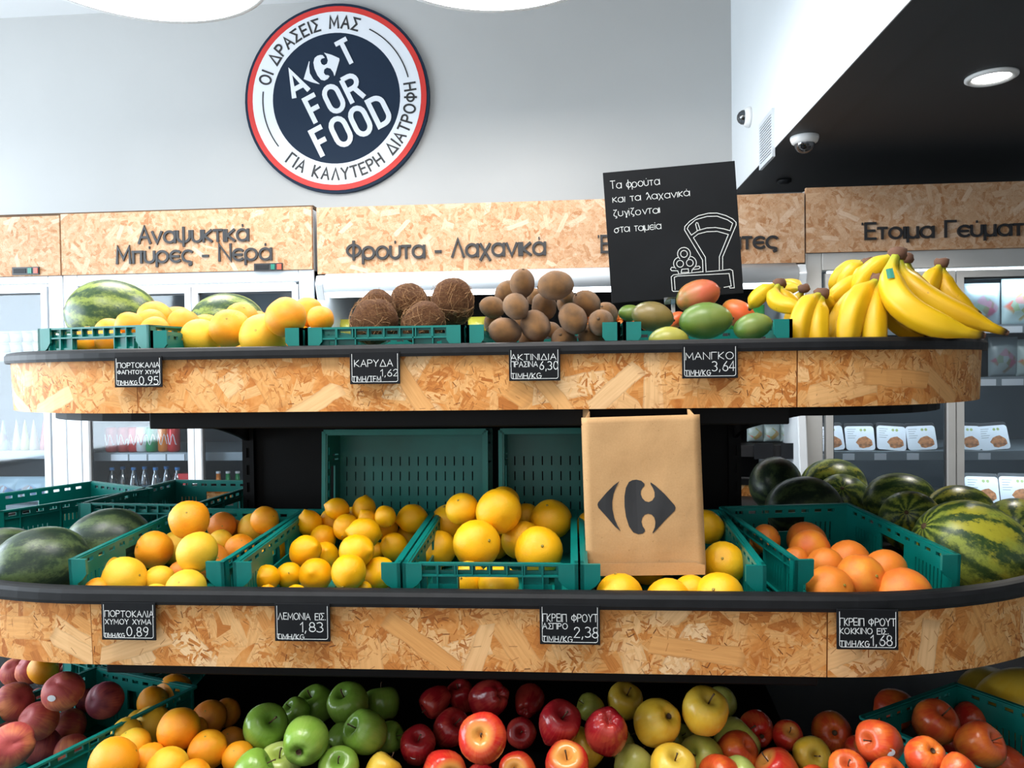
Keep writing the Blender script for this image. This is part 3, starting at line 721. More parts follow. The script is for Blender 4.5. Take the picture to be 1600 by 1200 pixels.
bm = bmesh.new(); tube(bm, [(0,0,0.5),(0.02,0,0.75),(0.05,0.01,0.98),(0.10,0.02,1.12)], [0.035,0.03,0.03,0.045], 6); SH['stem'] = [bm_mesh('stem', bm, True)]
SH['scar'] = [bm_mesh('scar', revolve([(0,0.88),(0.065,0.89),(0.05,0.925),(0.02,0.92),(0,0.915)], 8), True)]
SH['lemon_scar'] = [bm_mesh('lemon_scar', revolve([(0,-1.0),(0.06,-1.115),(0.05,-1.15),(0,-1.14)][::-1], 7), True)]
SH['kiwi_tip'] = [bm_mesh('tip', revolve([(0,1.06),(0.12,1.10),(0.10,1.16),(0.03,1.19),(0,1.18)], 7), True)]
SH['calyx'] = [bm_mesh('calyx', revolve([(0.13,-0.80),(0.10,-0.72),(0.05,-0.69),(0.0,-0.68)], 8), True)]
SH['melon_scar'] = [bm_mesh('melon_scar', revolve([(0,-1.18),(0.05,-1.175),(0.075,-1.14),(0.06,-1.10)], 8, lambda c: Vector((c.z, c.x, c.y))), True)]
SH['mango_scar'] = [bm_mesh('mango_scar', revolve([(0,1.20),(0.045,1.19),(0.07,1.14),(0.06,1.08)], 8, lambda c: Vector((c.z*0.92, c.x, c.y+0.09))), True)]
def sticker_mesh():
    bm = bmesh.new(); n = 12
    c = bm.verts.new((0,0,1.012)); ring = [bm.verts.new(Vector((0.22*cos(2*pi*k/n), 0.16*sin(2*pi*k/n), 0.985)).normalized()*1.012) for k in range(n)]
    for k in range(n): bm.faces.new((c, ring[k], ring[(k+1)%n]))
    return bm_mesh('sticker', bm, True)
SH['sticker'] = [sticker_mesh()]
# kind: shape, category, name, parts [(part name, shape key, material)]
KIND = {
 'orange': ('orange', 'orange', 'orange', [('stem_scar', 'scar', 'scar')]), 'lemon': ('lemon', 'lemon', 'lemon', [('stem_scar', 'lemon_scar', 'scar')]),
 'grapefruit': ('grapefruit', 'grapefruit', 'grapefruit', [('stem_scar', 'scar', 'scar')]), 'kiwi': ('kiwi', 'kiwi', 'kiwi', [('tip', 'kiwi_tip', 'stem')]),
 'apple': ('apple', 'apple', 'apple', [('stem', 'stem', 'stem'), ('calyx', 'calyx', 'stem')]), 'long_apple': ('long_apple', 'apple', 'apple', [('stem', 'stem', 'stem'), ('calyx', 'calyx', 'stem')]),
 'peach': ('peach', 'peach', 'peach', []), 'mango': ('mango', 'mango', 'mango', [('stem_scar', 'mango_scar', 'stem')]),
 'melon': ('melon', 'watermelon', 'watermelon', [('stem_scar', 'melon_scar', 'stem')]), 'coconut': ('coconut', 'coconut', 'coconut', []),
}
LINK = {}
def meshmat(shape, idx, mat):
    key = (shape, idx, mat)
    if key not in LINK:
        me = SH[shape][idx].copy(); me.materials.clear(); me.materials.append(M[mat]); LINK[key] = me
    return LINK[key]
rng = random.Random(7)
def face_rot(sx, sy, up=0.0, spin=0.0):
    """rotation that turns local +Z to the direction (sx right, sy up in the picture, towards the viewer)"""
    z = Vector((sx, -sqrt(max(0.0, 1-min(1, sx*sx+sy*sy))), sy)).normalized()
    return (z.to_track_quat('Z', 'Y').to_matrix() @ Matrix.Rotation(spin, 3, 'Z')).to_4x4()
def fruit(kind, loc, r, mat, label, rot=None, parts=True, group=None, sticker=None):
    shape, cat, name, pts = KIND[kind]; idx = rng.randrange(len(SH[shape]))
    if rot is None: rot = Euler((rng.uniform(-1.2,1.2), rng.uniform(-1.2,1.2), rng.uniform(0,6.28))).to_matrix().to_4x4()
    Mw = Matrix.Translation(loc) @ rot @ Matrix.Scale(r, 4)
    o = link(name, meshmat(shape, idx, mat)); o.matrix_world = Mw
    tag(o, label, cat, group)
    if parts:
        for pn, sk, pm in pts: link(pn, meshmat(sk, 0, pm), None, o)
    if sticker:
        s = link('sticker', meshmat('sticker', 0, sticker), None, o)
        s.matrix_basis = (rot.inverted() @ face_rot(0.05, 0.05)); s['label'] = 'small oval fruit sticker'
    return o
ORD = ['first','second','third','fourth','fifth','sixth','seventh','eighth','ninth','tenth']
class Pile:
    """fruits named by where they show (px, py, diameter in px); the distance of each comes from its true size
    and from resting against its neighbours"""
    def __init__(s, kind, mat, D, y0, y1, floor, where, what, group, filler=True, xlim=None):
        s.k, s.mat, s.D, s.y0, s.y1, s.floor, s.where, s.what, s.group = kind, mat, D, y0, y1, floor, where, what, group
        s.f = []; s.filler = filler; s.xlim = xlim
    def row(s, name, items):
        items = sorted(items, key=lambda a: a[0])
        for i, it in enumerate(items):
            px, py, d = it[:3]; o = it[3] if len(it) > 3 else {}
            dd = ray(px, py); yy = dd.y
            t = 1200*s.D*o.get('k', 1)/d; t = min(max(t, (s.y0+d*s.D/d/2)/yy), (s.y1-s.D/2)/yy)
            if 'Y' in o: t = o['Y']/yy
            s.f.append(dict(px=px, py=py, d=d, dir=dd, t=t, o=o, row=name, i=i, n=len(items)))
        return s
    def pos(s, f): return EYE + f['dir']*f['t']
    def rad(s, f): return f['d']/2/1200*f['t']
    def solve(s, others=()):
        F = s.f
        for it in range(160):
            sh = 0.15
            for a in range(len(F)):
                fa = F[a]
                for b in range(a):
                    fb = F[b]; pa, pb = s.pos(fa), s.pos(fb); d = (pa-pb).length; m = (s.rad(fa)+s.rad(fb))*0.97
                    if d < m:
                        e = (m-d)*sh*1.2
                        if fa['t'] > fb['t']: fa['t'] += e; fb['t'] -= e
                        else: fa['t'] -= e; fb['t'] += e
            for f in F:
                yy = f['dir'].y; r = s.rad(f)
                f['t'] = min(max(f['t'], (s.y0+r)/yy), (s.y1-r*0.9)/yy)
                for _ in range(4):
                    p = s.pos(f); fl = s.floor(p.y)+s.rad(f)*0.95
                    if p.z < fl and f['dir'].z < 0: f['t'] -= (fl-p.z)*0.6/max(0.15, -f['dir'].z + 0.08)*0.5
                f['t'] = max(f['t'], (s.y0-0.02+r)/yy)
        return s
    def build(s):
        s.solve()
        for f in s.f:
            o = f['o']; p = s.pos(f); r = s.rad(f)
            pos_ = 'only fruit' if f['n'] == 1 else (ORD[f['i']] + ' from left')
            if f['i'] == 0 and f['n'] > 1: pos_ = 'leftmost'
            if f['i'] == f['n']-1 and f['n'] > 2: pos_ = 'rightmost'
            lab = o.get('l') or f"{o.get('w', s.what)}, {pos_} in the {f['row']}, {s.where}"
            sm = r
            if s.k == 'melon' or s.k == 'mango': sm = r*0.9
            ob = fruit(o.get('kind', s.k), p, sm, o.get('m', s.mat), lab, o.get('rot'), parts=f['d'] >= 30, group=s.group, sticker=o.get('st'))
            f['ob'] = ob
        if s.filler and s.xlim:
            s.fill()
        return s
    def fill(s):
        """hidden fruit of the lower layers that carries the ones in view"""
        r = s.D*0.47; x0, x1 = s.xlim; placed = [(s.pos(f), s.rad(f), f['t']) for f in s.f]; new = []
        for layer in ((0,) if s.y1 == 1.75 else (0, 1)):
            y = s.y0 + r + 0.006 + layer*r*0.9; row = 0
            while y < (1.42 if s.y1 == 1.75 else s.y1 - r):
                x = x0 + r + 0.012 + (row % 2)*r*0.9
                while x < x1 - r - 0.010:
                    c = Vector((x + rng.uniform(-.003,.003), y, s.floor(y) + r + 0.006 + layer*r*1.62))
                    ok = all((c-p).length > (r+rr)*0.93 for p, rr, _ in placed)
                    if ok:
                        tc = depth_of(c); q = (CR.transposed() @ (c-EYE)); u, v = q.x/tc, q.y/tc
                        for p, rr, tt in placed:
                            if (p, rr, tt) in new: continue
                            qq = CR.transposed() @ (p-EYE); t2 = depth_of(p)
                            if t2 > tc - 0.2*rr and sqrt((qq.x/t2-u)**2 + (qq.y/t2-v)**2) < 0.8*(rr/t2 + r/tc): ok = False; break
                        # must stay below the surface of the pile
                        if ok and layer and not any(sqrt((p.x-c.x)**2+(p.y-c.y)**2) < rr*1.5 and p.z > c.z+rr*0.6 for p, rr, _ in placed): ok = False
                    if ok:
                        placed.append((c, r, tc)); new.append(placed[-1])
                        fruit(s.k, c, r, s.mat, f"{s.what} in the bottom layer of the {s.where}, mostly hidden", group='hidden fruit under the ' + s.group, parts=False)
                    x += 2*r*1.02
                y += r*1.8; row += 1

fT = lambda y: TZ + 0.006
fM = lambda y: MZ + 0.006 + (y-1.322)*math.tan(tl)
fL = lambda y: 0.719 + (y-1.10)*0.1412
Y_, O2, D_ = {'m': 'orange_y', 'w': 'yellowish orange'}, {}, {'m': 'orange_d', 'w': 'deep coloured orange'}
CAL = lambda sx, sy: face_rot(-sx, -sy) @ Matrix.Rotation(pi, 4, 'X')      # blossom end to the viewer
# ---- top shelf
P1 = Pile('orange', 'orange_o', 0.078, 1.60, 1.95, fT, 'crate at top shelf left end', 'orange', 'oranges at the left end of the top shelf', False)
P1.row('front row', [(203,509,44,{'Y':1.67}),(243,517,46,{'Y':1.66}),(322,512,44,{'Y':1.85}),(137,533,46,{'Y':1.655,'l':'dull orange seen through the front opening of the left end crate, left one'}),(172,533,46,{'Y':1.65,'l':'dull orange seen through the front opening of the left end crate, right one'})])
P1.row('middle row', [(172,520,46,{'Y':1.74}),(236,506,48,{'Y':1.74}),(287,507,50,{'Y':1.74})]).row('back row', [(243,497,54,{'Y':1.82}),(277,502,48,{'Y':1.84})])
P1.build()
P2 = Pile('orange', 'orange_o', 0.082, 1.475, 1.85, fT, 'big orange crate on top shelf', 'large orange', 'large oranges on the top shelf', xlim=(-0.83,-0.535))
P2.row('front row', [(315,528,62,Y_),(411,526,72,{'m':'orange_y','rot':face_rot(0.05,0.25),'l':'large yellow orange with a navel star facing front, top shelf front row'}),(470,531,46,O2)])
P2.row('middle row', [(359,513,62,O2),(447,496,64,O2)]).row('back row', [(378,499,54,O2),(481,488,48,O2),(501,498,42,O2),(404,504,36,D_)])
P2.build()
PC = Pile('coconut', 'coconut', 0.095, 1.485, 1.84, fT, 'coconut crate', 'hairy brown coconut', 'coconuts in the top shelf crate', False)
PC.row('crate', [(584,503,74,{'Y':1.56,'l':'brown coconut at the front left of the coconut crate'}),(661,505,68,{'Y':1.56,'l':'fibrous coconut with pale tuft at front right of the coconut crate'}),
   (588,484,60,{'Y':1.67,'l':'shaggy coconut behind the front left coconut'}),(640,477,66,{'Y':1.68,'l':'coconut in the middle at the back of the coconut crate'}),(706,473,72,{'Y':1.63,'l':'largest coconut with dark eyes at the right of the coconut crate'})])
PC.build()
fz = random.Random(3)
for f in PC.f:
    o = f['ob']; bm = bmesh.new()
    for k in range(170):
        a, b = fz.uniform(0, 2*pi), math.acos(fz.uniform(-1, 1)); d = Vector((sin(b)*cos(a), sin(b)*sin(a), cos(b)))
        ax = Vector((fz.gauss(0,1), fz.gauss(0,1), fz.gauss(0,1))).normalized(); ln = fz.uniform(0.4, 1.1); lift = fz.uniform(0.0, 0.10)
        tube(bm, [(Matrix.Rotation(ln*q/4, 3, ax) @ d)*(1.0+lift*(q/4)**2+0.01) for q in range(5)], 0.007, 3, False)
    for k in range(26):        # upstanding wisps
        a = fz.uniform(0, 2*pi); d = Vector((0.25*cos(a), 0.25*sin(a), 1)).normalized()
        if f['ob'] is PC.f[2]['ob'] or k % 3 == 0:
            tip = d*fz.uniform(1.05, 1.25) + Vector((fz.uniform(-.3,.3), fz.uniform(-.3,.3), 0))
            tube(bm, [d*0.98, (d*1.1+tip*0.2)*0.85, tip], [0.008,0.006,0.003], 3, False)
    fb = obj('fibres', bm, M['fibre'], o); fb['kind'] = 'stuff'
    if f is PC.f[-1] or f is PC.f[1]:
        for k in range(2):
            e = link('eye', bm_mesh('eye', revolve([(0,1.02),(0.09,1.0),(0.12,0.93)], 10), True), M['stem'], o)
            e.matrix_basis = o.matrix_basis.to_3x3().normalized().to_4x4().inverted() @ face_rot(0.25+0.4*k, -0.55+0.05*k)
PK = Pile('kiwi', 'kiwi', 0.053, 1.475, 1.78, fT, 'kiwi heap', 'brown kiwi', 'kiwis heaped on the top shelf', xlim=(-0.19,0.08))
PK.row('bottom row', [(789,518,46),(837,509,50),(881,533,44),(926,529,48)]).row('second row', [(772,506,34),(815,500,30),(863,516,26),(895,498,46),(939,504,44),(948,490,36)])
PK.row('third row', [(769,480,36),(806,479,43),(850,479,42),(886,476,34),(917,474,42)]).row('upper row', [(790,456,34),(835,463,24),(885,462,26)])
PK.row('top', [(816,443,42,{'l':'kiwi on top of the heap, left one, tip up','rot':face_rot(0.1,0.85)}),(868,446,50,{'l':'large kiwi on top of the heap, lying sideways at right','rot':face_rot(-0.97,-0.1)})])
PK.build()
PM = Pile('mango', 'mango_green', 0.10, 1.475, 1.85, fT, 'mango crate', 'mango', 'mangoes in the top shelf crate', False)
mr = lambda ang, yaw=0.0: (Matrix.Rotation(yaw, 4, 'Z') @ Matrix.Rotation(radians(-ang), 4, 'Y') @ Matrix.Rotation(pi/2, 4, 'X'))
PM.row('crate', [(1092,462,70,{'m':'mango_red','Y':1.68,'rot':mr(18),'l':'red and green mango on top of the mango pile'}),(1105,501,82,{'m':'mango_green','Y':1.58,'rot':mr(4),'l':'large green mango in the middle of the front'}),
  (1022,495,66,{'m':'mango_brown','Y':1.66,'rot':mr(-12),'l':'brownish green mango at the left of the mango crate'}),(1156,492,58,{'m':'mango_orange','Y':1.70,'rot':mr(-35),'l':'orange red mango behind the green ones at right'}),
  (1178,510,60,{'m':'mango_green','Y':1.54,'rot':mr(14),'l':'green mango at the right corner of the mango crate'}),(1046,532,62,{'m':'mango_yellow','Y':1.545,'rot':mr(3),'l':'yellow green mango low at the front left, mostly hidden'}),
  (1056,500,34,{'m':'mango_orange','Y':1.76,'rot':mr(40),'l':'small reddish mango peeking between two green mangoes'}),(985,489,36,{'m':'mango_green','Y':1.78,'rot':mr(0),'l':'green mango at the back beside the kiwis'})])
PM.build()
# ---- middle shelf
PA = Pile('orange', 'orange_o', 0.078, 1.345, 1.73, fM, 'middle orange crate', 'orange', 'oranges in the middle shelf crate', xlim=(-0.91,-0.62))
PA.row('front row', [(195,904,68,Y_),(243,934,44,Y_),(291,921,62,{**Y_,'w':'green tinged yellow orange'}),(153,926,46)])
PA.row('second row', [(163,894,56,Y_),(250,906,46,Y_),(281,894,36,D_)])
PA.row('third row', [(204,851,50),(241,859,58),(276,856,54,Y_),(308,863,64,Y_),(329,877,58,D_)])
PA.row('fourth row', [(345,846,38,Y_),(375,857,46)])
PA.row('top row', [(296,812,61,{'rot':face_rot(0.25,0.55),'l':'orange balanced on top of the middle shelf orange pile'}),(347,822,44,D_),(372,829,42,{**D_,'w':'reddish orange'}),(398,827,52,Y_),(414,813,44)])
PA.build()
PL = Pile('lemon', 'lemon', 0.066, 1.325, 1.70, fM, 'lemon crate', 'lemon', 'lemons in the middle shelf crate', xlim=(-0.60,-0.31))
lr = lambda a, b: {'rot': face_rot(a, b)}
PL.row('front row', [(417,903,42),(452,899,42,{'rot':CAL(-0.3,-0.4)}),(493,898,54),(545,894,56,{'rot':CAL(0.05,0.5),'l':'bright lemon with stem scar facing front, front row of the lemon crate'}),(593,895,52,lr(0.7,0.2))])
PL.row('bottom edge', [(417,930,32),(462,930,34),(568,922,28)])
PL.row('second row', [(426,861,48,lr(0.05,0.05)),(477,861,50,lr(0.8,0.4)),(507,869,46),(557,861,54,lr(0.9,0.1)),(588,861,28),(616,854,44)])
PL.row('third row', [(454,837,46,lr(-0.8,0.3)),(505,841,42,{'rot':CAL(0,0.3)}),(569,833,50,lr(-0.9,0.2)),(602,824,42,{'rot':CAL(0,-0.5)}),(636,838,36)])
PL.row('fourth row', [(484,818,40),(520,814,42),(541,824,42,{'rot':CAL(0,0.4)}),(574,811,30),(602,807,34),(644,810,46,lr(-0.9,-0.1))])
PL.row('back row', [(527,795,36),(569,795,38),(556,806,28)])
PL.build()
PG = Pile('grapefruit', 'grapefruit', 0.098, 1.335, 1.71, fM, 'walled grapefruit crate', 'yellow grapefruit', 'yellow grapefruits in the walled crate', xlim=(-0.29,0.0))
PG.row('bottom row', [(731,906,58,{'Y':1.395}),(779,912,66,{'Y':1.39})])
PG.row('front row', [(685,858,58),(745,850,76),(842,860,76)]).row('second row', [(704,818,66),(773,848,52),(815,844,64),(741,812,44)])
PG.row('top row', [(722,795,52),(779,799,72,{'l':'grapefruit on the very top of the walled crate pile'}),(786,786,54,{'l':'grapefruit just behind the topmost grapefruit'}),(822,808,44),(861,812,66,{'l':'grapefruit high at the right of the walled crate pile'})])
PG.build()
PB = Pile('grapefruit', 'grapefruit', 0.098, 1.325, 1.71, fM, 'crate under the paper bag', 'yellow grapefruit', 'yellow grapefruits under the paper bag', False)
PB.row('front row', [(968,930,74,{'Y':1.375}),(1045,941,74,{'Y':1.37}),(1124,933,78,{'Y':1.375})]).row('second row', [(1131,880,68,{'Y':1.46}),(1080,925,56,{'Y':1.49})]).row('back row', [(1105,823,54,{'Y':1.62}),(926,824,54,{'Y':1.63}),(1010,880,66,{'Y':1.58}),(1072,868,62,{'Y':1.60})])
PB.build()
PR = Pile('grapefruit', 'redgrape', 0.10, 1.36, 1.74, fM, 'red grapefruit crate', 'orange red grapefruit', 'red grapefruits in the middle shelf crate', False)
PR.row('front row', [(1297,921,74),(1345,904,76,{'l':'red grapefruit with a stem dimple in the middle of the front row'}),(1411,930,86)])
PR.row('second row', [(1290,883,56),(1383,891,66),(1327,876,64)]).row('back row', [(1265,858,62),(1261,846,64),(1243,874,40)])
PR.row('gap left of the crate', [(1197,842,46,{'Y':1.66}),(1176,850,40,{'Y':1.66})])
PR.build()
# watermelons: (px, py, d, Y, material, tilt, yaw, label)
def melon(px, py, d, Y, mat, roll, yaw, label):
    p = P(px, py, Y); r = d/2/1200*depth_of(p)
    rot = Matrix.Rotation(radians(yaw), 4, 'Z') @ Matrix.Rotation(radians(-roll), 4, 'Y') @ Matrix.Rotation(rng.uniform(0,6), 4, 'X')
    return fruit('melon', p, r, mat, label, rot)
melon(176, 493, 116, 2.22, 'melon', -8, 22, 'striped watermelon with star shaped stem end, behind the top shelf oranges at left')
melon(357, 507, 100, 2.18, 'melon', -8, 12, 'watermelon half hidden behind the large oranges on the top shelf')
melon(64, 884, 122, 1.44, 'melon_dark', 12, 25, 'big dark watermelon at the left front of the middle shelf')
melon(170, 848, 110, 1.58, 'melon_dark', 8, 8, 'dark watermelon behind the front left one, against the orange crate')
melon(0, 882, 118, 1.54, 'melon_dark', 5, 40, 'dark watermelon cut by the left edge of the picture')
melon(1212, 757, 84, 2.30, 'melon_dark', 20, 70, 'almost black watermelon right of the black upright')
melon(1256, 795, 104, 2.06, 'melon_dark', 8, 15, 'dark striped watermelon right behind the red grapefruit crate')
melon(1302, 760, 90, 2.42, 'melon_light', 0, 20, 'pale striped watermelon at the back near the white fridge frame')
melon(1317, 785, 86, 2.24, 'melon', -35, 70, 'dark green watermelon between the two dark ones and the pale row')
melon(1405, 784, 92, 2.06, 'melon', 10, -30, 'watermelon at the back in the middle of the right round end')
melon(1424, 816, 98, 1.86, 'melon_light', -25, 60, 'watermelon with yellow patch behind the biggest striped one')
melon(1498, 803, 92, 1.94, 'melon_light', 0, 5, 'flat lying striped watermelon behind the biggest one')
melon(1520, 866, 166, 1.585, 'melon_light', -30, 12, 'biggest light and dark striped watermelon at the right front of the middle shelf')
melon(1588, 832, 108, 1.83, 'melon_light', -15, 60, 'watermelon at the right edge of the picture with its end showing')
# ---- bottom shelf
KB = dict(filler=False)
LOWX = {'oranges': (-0.86,-0.60), 'green': (-0.60,-0.36), 'red': (-0.34,-0.06), 'yellow': (-0.04,0.18), 'mixed': (0.20,0.41)}
PP = Pile('peach', 'peach', 0.074, 1.08, 1.62, lambda y: 0.725, 'peach crate', 'red peach', 'peaches in the bottom left crate', **KB)
PP.row('top row', [(22,1096,58),(62,1094,36),(99,1080,60,{'st':'white_print','rot':face_rot(-0.2,0.8),'l':'peach with a white oval sticker on top of the peach crate'}),(134,1094,36,{'m':'peach_dark'}),(164,1094,56,{'m':'peach_dark','l':'dark purple peach at the right corner of the peach crate'})])
PP.row('second row', [(6,1122,52),(60,1126,58),(107,1136,54,{'m':'peach'})]).row('front row', [(18,1164,66),(64,1166,56,{'m':'peach_dark'}),(112,1172,50)])
PP.build()
PPb = Pile('peach', 'peach', 0.070, 1.70, 2.2, lambda y: 0.725, 'far left crate', 'pink peach', 'peaches in the far left crate', **KB)
PPb.row('row under the board', [(25,1050,44),(48,1046,44,{'m':'peach'}),(68,1046,46,{'m':'orange_o','w':'orange coloured peach'}),(94,1048,44),(118,1050,44)])
PPb.build()
PO = Pile('orange', 'orange_o', 0.080, 1.20, 1.75, fL, 'bottom shelf oranges', 'orange', 'oranges on the bottom shelf', xlim=LOWX['oranges'])
PO.row('top row', [(238,1096,46),(272,1082,56,{'l':'orange on the top of the bottom shelf orange pile'}),(327,1122,54,D_),(354,1114,44,D_)])
PO.row('second row', [(197,1145,46,Y_),(216,1130,40,Y_),(237,1134,60,Y_),(279,1140,66,{'l':'bright orange in the centre of the bottom shelf orange pile'}),(362,1158,44,D_),(306,1138,36,D_)])
PO.row('front row', [(178,1192,76),(208,1166,54,Y_),(236,1187,50),(262,1200,64,Y_),(324,1172,60),(373,1184,50),(303,1215,54)])
PO.build()
PV = Pile('apple', 'apple_green', 0.085, 1.20, 1.75, fL, 'green apple pile', 'green apple', 'green apples on the bottom shelf', xlim=LOWX['green'])
st = lambda a, b: {'rot': face_rot(a, b)}
PV.row('top row', [(463,1112,44,st(-0.5,0.7)),(494,1101,60,st(-0.3,0.85)),(545,1102,68,st(-0.25,0.85)),(597,1100,58)])
PV.row('second row', [(414,1136,72,st(0.6,0.6)),(477,1158,74,{'rot':CAL(0.0,0.1),'l':'green apple with its dark blossom end facing front'}),(571,1145,70,st(-0.6,0.6)),(532,1156,50),(606,1152,50)])
PV.row('front row', [(396,1206,66,{'m':'apple_green'}),(437,1197,70,{'m':'apple_lightgreen','rot':face_rot(0.15,0.9),'l':'pale green apple at the bottom front of the green apples'}),(530,1201,66,st(0.1,0.8)),(597,1206,58,{'m':'apple_yellow','w':'yellow apple'})])
PV.build()
PX = Pile('long_apple', 'apple_red', 0.085, 1.20, 1.75, fL, 'red apple pile', 'dark red apple', 'red apples on the bottom shelf', xlim=LOWX['red'])
PX.row('top row', [(681,1095,50,st(-0.7,-0.4)),(722,1090,50,st(-0.3,0.9)),(766,1091,66,{'rot':CAL(-0.6,-0.5)}),(826,1096,52)])
PX.row('second row', [(703,1140,62,st(0.5,0.7)),(755,1154,80,{'m':'apple_gala','kind':'apple','rot':face_rot(-0.05,0.55),'l':'bright red apple with yellow shoulder and stem facing front'}),(815,1146,54,st(0,0.5)),(872,1133,74,st(0.3,0.75)),(948,1140,76,{'rot':CAL(-0.1,-0.75),'l':'dark red apple with five bumps at its lower end'}),(652,1167,62,{'st':'white_print','rot':face_rot(0.2,0.8),'l':'dark red apple with a small blue and white sticker'})])
PX.row('front row', [(692,1205,76,{'m':'apple_gala','w':'bright red apple'}),(810,1207,66,{'m':'apple_gala','w':'bright red apple'}),(887,1201,78,{'m':'apple_gala','w':'bright red apple'}),(752,1215,50)])
PX.build()
PY = Pile('apple', 'apple_yellow', 0.085, 1.20, 1.75, fL, 'yellow apple pile', 'golden apple', 'yellow apples on the bottom shelf', xlim=LOWX['yellow'])
gy = {'m': 'apple_yellowgreen', 'w': 'yellow green apple'}
PY.row('top row', [(923,1106,44,gy),(976,1096,58,st(0.2,0.85)),(1128,1098,50,gy),(1101,1112,75,{'rot':face_rot(0.2,0.85),'l':'golden apple high at the right of the yellow apple pile'})])
PY.row('second row', [(1028,1128,75,{'rot':CAL(-0.5,-0.6),'l':'golden apple left of the highest one, leaning right'}),(1060,1152,44,gy),(1150,1160,72,gy),(968,1160,50,gy)])
PY.row('front row', [(990,1198,66,gy),(1050,1201,74,{'m':'apple_yellow','l':'shiny orange yellow apple at the bottom front of the yellow apples'}),(1098,1186,72,gy),(1157,1214,60,{'m':'apple_lightgreen','w':'bright green yellow apple'})])
PY.build()
PZ = Pile('apple', 'apple_bicolour', 0.080, 1.15, 1.75, fL, 'bottom right pile', 'red and orange apple', 'red orange apples at the bottom right', xlim=LOWX['mixed'])
PZ.row('top row', [(1183,1139,56,{'m':'apple_gala','rot':CAL(-0.1,0.05)}),(1230,1150,48,{'m':'apple_gala'}),(1300,1143,64,{'rot':CAL(0.15,-0.35),'l':'red orange apple with a dark blossom end left of the teal crate'})])
PZ.row('second row', [(1267,1180,60,{'m':'apple_yellow','rot':face_rot(0.05,0.4),'w':'orange yellow apple'}),(1340,1172,44,{'m':'apple_gala'}),(1216,1206,70,{'m':'apple_gala'}),(1325,1205,62,{**st(-0.2,0.8),'Y':1.26}),(1375,1160,70,{'Y':1.30,'st':'white_print','rot':face_rot(-0.85,0.3),'l':'red orange apple with a round pink sticker'}),(1270,1222,50)])
PZ.build()
PW = Pile('apple', 'apple_bicolour', 0.082, 1.15, 1.65, lambda y: 0.725, 'right corner crate', 'orange red apple', 'red orange apples in the right corner crate', **KB)
PW.row('top row', [(1397,1107,62,{'rot':face_rot(0.75,-0.1),'l':'brownish red apple at the left corner of the right crate'}),(1461,1129,70,st(0.3,0.8)),(1474,1102,50,{'m':'apple_gala'}),(1513,1123,50,{'m':'apple_gala'})])
PW.row('front row', [(1447,1181,62,{'Y':1.22,'rot':CAL(-0.1,-0.7)}),(1530,1164,72,st(0.5,0.6)),(1588,1154,60),(1584,1131,44,{'m':'apple_yellow','w':'yellow apple'}),(1497,1206,54,{'Y':1.17}),(1574,1194,56),(1488,1160,42,{'m':'apple_gala'}),(1387,1214,60,{'Y':1.21})])
PW.build()
# two smooth yellow melons at the far right of the bottom tier
for k, (px, py, d, Y, lab) in enumerate(((1604,1112,132,1.60,'large pale yellow melon at the bottom right behind the teal crate'),(1545,1085,84,1.84,'smaller pale yellow melon behind the large one at bottom right'))):
    p = P(px, py, Y); o = fruit('melon', p, d/2/1200*depth_of(p), 'apple_yellow', lab, Matrix.Rotation(0.4*k, 4, 'Z')); o.name = 'yellow_melon'; o['category'] = 'melon'
# bottom tier crates that show
def post_crate(lab, loc, rz, W=0.30, D=0.40, H=0.15, **k): return crate(lab, W, D, H, loc, rz, **k)
c = post_crate('teal crate of peaches at the bottom left', (-1.195, 1.245, 0.722), radians(-19), front=False, H=0.13)
c = post_crate('teal crate behind the peaches, under the curved board', (-1.20, 1.70, 0.722), radians(-25), front=True, H=0.13)
c = post_crate('teal crate turned sideways at the bottom right holding red apples', (0.735, 1.105, 0.722), radians(33.7), front=False, H=0.135)

